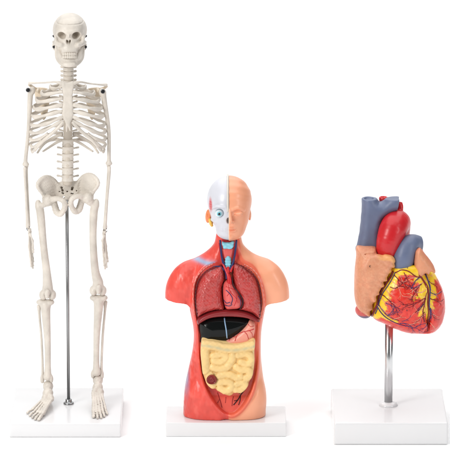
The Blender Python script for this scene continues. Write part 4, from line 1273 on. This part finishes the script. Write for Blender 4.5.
    class Net:
        def __init__(s): s.t = Tubes()
        def line(s, l, r0, r1, lift=0.15, n=5):
            p = drape(l, lift, n); m = len(p)
            if m > 2: s.t.add(p, [r0 + (r1 - r0) * i / m for i in range(m)], 7)
        def grow(s, x, y, ang, ln, r, depth, lift=0.1, spread=0.55):
            q = [(x, y)]; a = ang; n = max(4, int(ln / 1.1)); bend = rnd.gauss(0, 0.05); side = rnd.choice((-1, 1))
            kids = []
            for i in range(n):
                a += bend + rnd.gauss(0, 0.1)
                x += math.cos(a) * ln / n; y += math.sin(a) * ln / n
                q.append((x, y))
                if depth > 0 and i > 2 and i % 4 == 3:
                    side = -side
                    kids.append((x, y, a + side * rnd.uniform(0.8, 1.35) * spread, ln * rnd.uniform(0.38, 0.6) * (1 - 0.4 * i / n), r * 0.62, depth - 1))
            p = drape(q, lift); m = len(p)
            if m > 2: s.t.add(p, [0.9 * r * (1 - 0.72 * i / m) for i in range(m)], 6)
            for k in kids: s.grow(*k, lift=lift, spread=spread)
    D2 = math.radians
    art, vein, fine, gold = Net(), Net(), Net(), Net()
    # groove beside the atrium
    art.line([(393.5, 271.5), (390.5, 277.5), (386.2, 284), (381.8, 291), (379.2, 297), (377.6, 304), (374.6, 311), (372.0, 316.4)], 1.0, 1.15, 0.35)
    vein.line([(395.5, 272.0), (392.0, 279.5), (388.0, 286), (383.2, 293.0), (380.2, 300), (378.4, 306.5), (375.6, 313.6)], 0.5, 0.6, 0.35)
    # marginal pair, dark with a pale line between
    vein.line([(377.4, 306), (380.5, 311.5), (385, 316.4), (391, 320.4), (398, 323.6), (406, 326)], 0.7, 0.3, 0.3)
    vein.line([(379.0, 304.6), (382.6, 310), (387, 314.6), (393, 318.4), (399, 320.6)], 0.45, 0.2, 0.3)
    gold.line([(378.2, 305.3), (381.6, 310.8), (386, 315.5), (392, 319.4), (398.5, 322)], 0.55, 0.25, 0.35)
    art.line([(379.6, 293.6), (384, 295.8), (388, 299.4), (392, 301.8)], 0.6, 0.3)
    # front descending pair and companions
    art.line([(396, 272.6), (402, 270.0), (409, 271.6), (415.6, 276.4), (420.6, 277.6), (424.4, 283), (427.0, 290.5), (425.4, 298), (424.2, 305.5), (423.0, 313), (424.8, 322)], 0.55, 0.45, 0.3)
    art.line([(419.5, 274.5), (423, 280), (427.6, 287.5), (428.4, 295), (427.8, 303), (428.6, 312), (427.4, 322), (428.0, 331)], 1.0, 0.4, 0.3)
    vein.line([(424.5, 272.5), (427.5, 279.5), (430.0, 288), (429.8, 297), (429.2, 305), (430.6, 313), (429.4, 322)], 0.85, 0.35, 0.3)
    gold.line([(421.4, 276), (425.8, 284.5), (426.8, 293), (426.2, 302), (425.6, 310)], 0.6, 0.3, 0.3)
    art.line([(425.6, 298.8), (422.0, 304.5), (418.6, 309.5), (415.0, 312.8)], 0.7, 0.3, 0.25)
    vein.line([(421, 276.5), (416.0, 280.4), (413.8, 283.6), (411.2, 289)], 0.6, 0.3, 0.25)
    for (x, y, a, l, r) in [(421.5, 284, 150, 20, .62), (425, 298, 142, 24, .62), (424.4, 312, 125, 14, .5), (428.6, 297, 48, 15, .6), (429, 309, 58, 13, .55), (429, 281, 45, 11, .5),
                            (388, 299.4, 28, 20, .6), (394.5, 275.5, 42, 24, .6), (390.5, 287, 36, 20, .55), (404, 272.5, 70, 17, .5)]:
        art.grow(x, y, D2(a), l, r, 2)
    for (x, y, a, l, r) in [(421, 284, 140, 12, .5), (424.6, 303, 125, 11, .5), (430, 292, 45, 13, .55), (430.6, 308, 55, 13, .55), (427.6, 320, 95, 12, .5), (400, 323.5, -20, 17, .5),
                            (406, 326, 5, 18, .45), (388, 315, -25, 13, .5), (386, 303, 25, 14, .5)]:
        vein.grow(x, y, D2(a), l, r, 2)
    lad = spline([np.array(q, float) for q in [(419.5, 274.5), (423, 280), (427, 288), (427.6, 295), (427.0, 303), (427.6, 312), (427.2, 322)]], 4)
    agr = spline([np.array(q, float) for q in [(395, 273), (391, 279), (387, 286), (382, 293), (379.5, 300), (378, 306)]], 4)
    for i, q in enumerate(lad):
        t_ = i / len(lad)
        for net, r in (((fine, .46),) if i % 4 == 1 else ()):
            net.grow(q[0] - rnd.uniform(0, 3), q[1] + rnd.uniform(-1, 1), D2(rnd.uniform(120, 172)), rnd.uniform(12, 26) * (1 - 0.35 * t_), r, 2)
        if i % 4 == 0:
            for net, r in ((fine, .42),):
                net.grow(q[0] + rnd.uniform(1, 3), q[1], D2(rnd.uniform(20, 75)), rnd.uniform(8, 16), r, 2)
    for i, q in enumerate(agr):
        if i % 5 == 0:
            for net, r in ((fine, .46),):
                net.grow(q[0] + 1.5, q[1], D2(rnd.uniform(5, 75)), rnd.uniform(11, 22), r, 2)
    for k in range(5):
        q = (388 + 7 * k, 316 + 2.7 * k)
        (fine if k % 2 else vein).grow(q[0], q[1], D2(rnd.uniform(-35, 20)), rnd.uniform(8, 16), .4, 1)
    for k in range(5):
        q = lad[rnd.randrange(4, 22)]
        gold.grow(q[0] - 1, q[1], D2(rnd.uniform(110, 170)), rnd.uniform(6, 16), .42, 1)
    art.t.build('coronary_artery', mat('deep_red_paint', lin(122, 12, 26), 0.35), vt)
    vein.t.build('coronary_vein', mat('violet_paint', lin(62, 48, 104), 0.35), vt)
    fine.t.build('fine_vessel', mat('mauve_paint', lin(232, 158, 132), 0.4), vt)
    gold.t.build('fat_strand', mat('gold_paint', lin(246, 214, 96), 0.4), vt)
    # ---- small printed letters
    def letter(ch, px, py, size, bvh, parent):
        cu = bpy.data.curves.new('letter', 'FONT'); cu.body = ch; cu.size = size; cu.align_x = 'CENTER'; cu.align_y = 'CENTER'; cu.extrude = 0.08; cu.resolution_u = 3
        ob = bpy.data.objects.new('letter_outline', cu); COL.objects.link(ob)
        bpy.context.view_layer.update()
        me = ob.evaluated_get(bpy.context.evaluated_depsgraph_get()).to_mesh()
        co = [np.array(v.co) for v in me.vertices]; fs = [tuple(p.vertices) for p in me.polygons]
        bpy.data.objects.remove(ob); bpy.data.curves.remove(cu)
        o_ = at(px, py, -400); d_ = at(px, py, 400) - o_; d_ /= np.linalg.norm(d_)
        h_ = bvh.ray_cast(Vector(o_), Vector(d_))
        n = np.array(h_[1]); xa = np.cross([0, 0, 1.0], n); xa /= np.linalg.norm(xa); ya = np.cross(n, xa)
        p0 = np.array(h_[0]) + n * 0.4
        put('letter', [p0 + xa * c_[0] + ya * c_[1] + n * c_[2] for c_ in co], fs, M['pupil'], parent, smooth=False)
    letter('c', 370.0, 266.0, 3.8, bva, at_o)
    letter('f', 407.6, 268.0, 3.4, bv, vt)
    letter('s', 407.0, 310.0, 3.4, bv, vt)
heart()
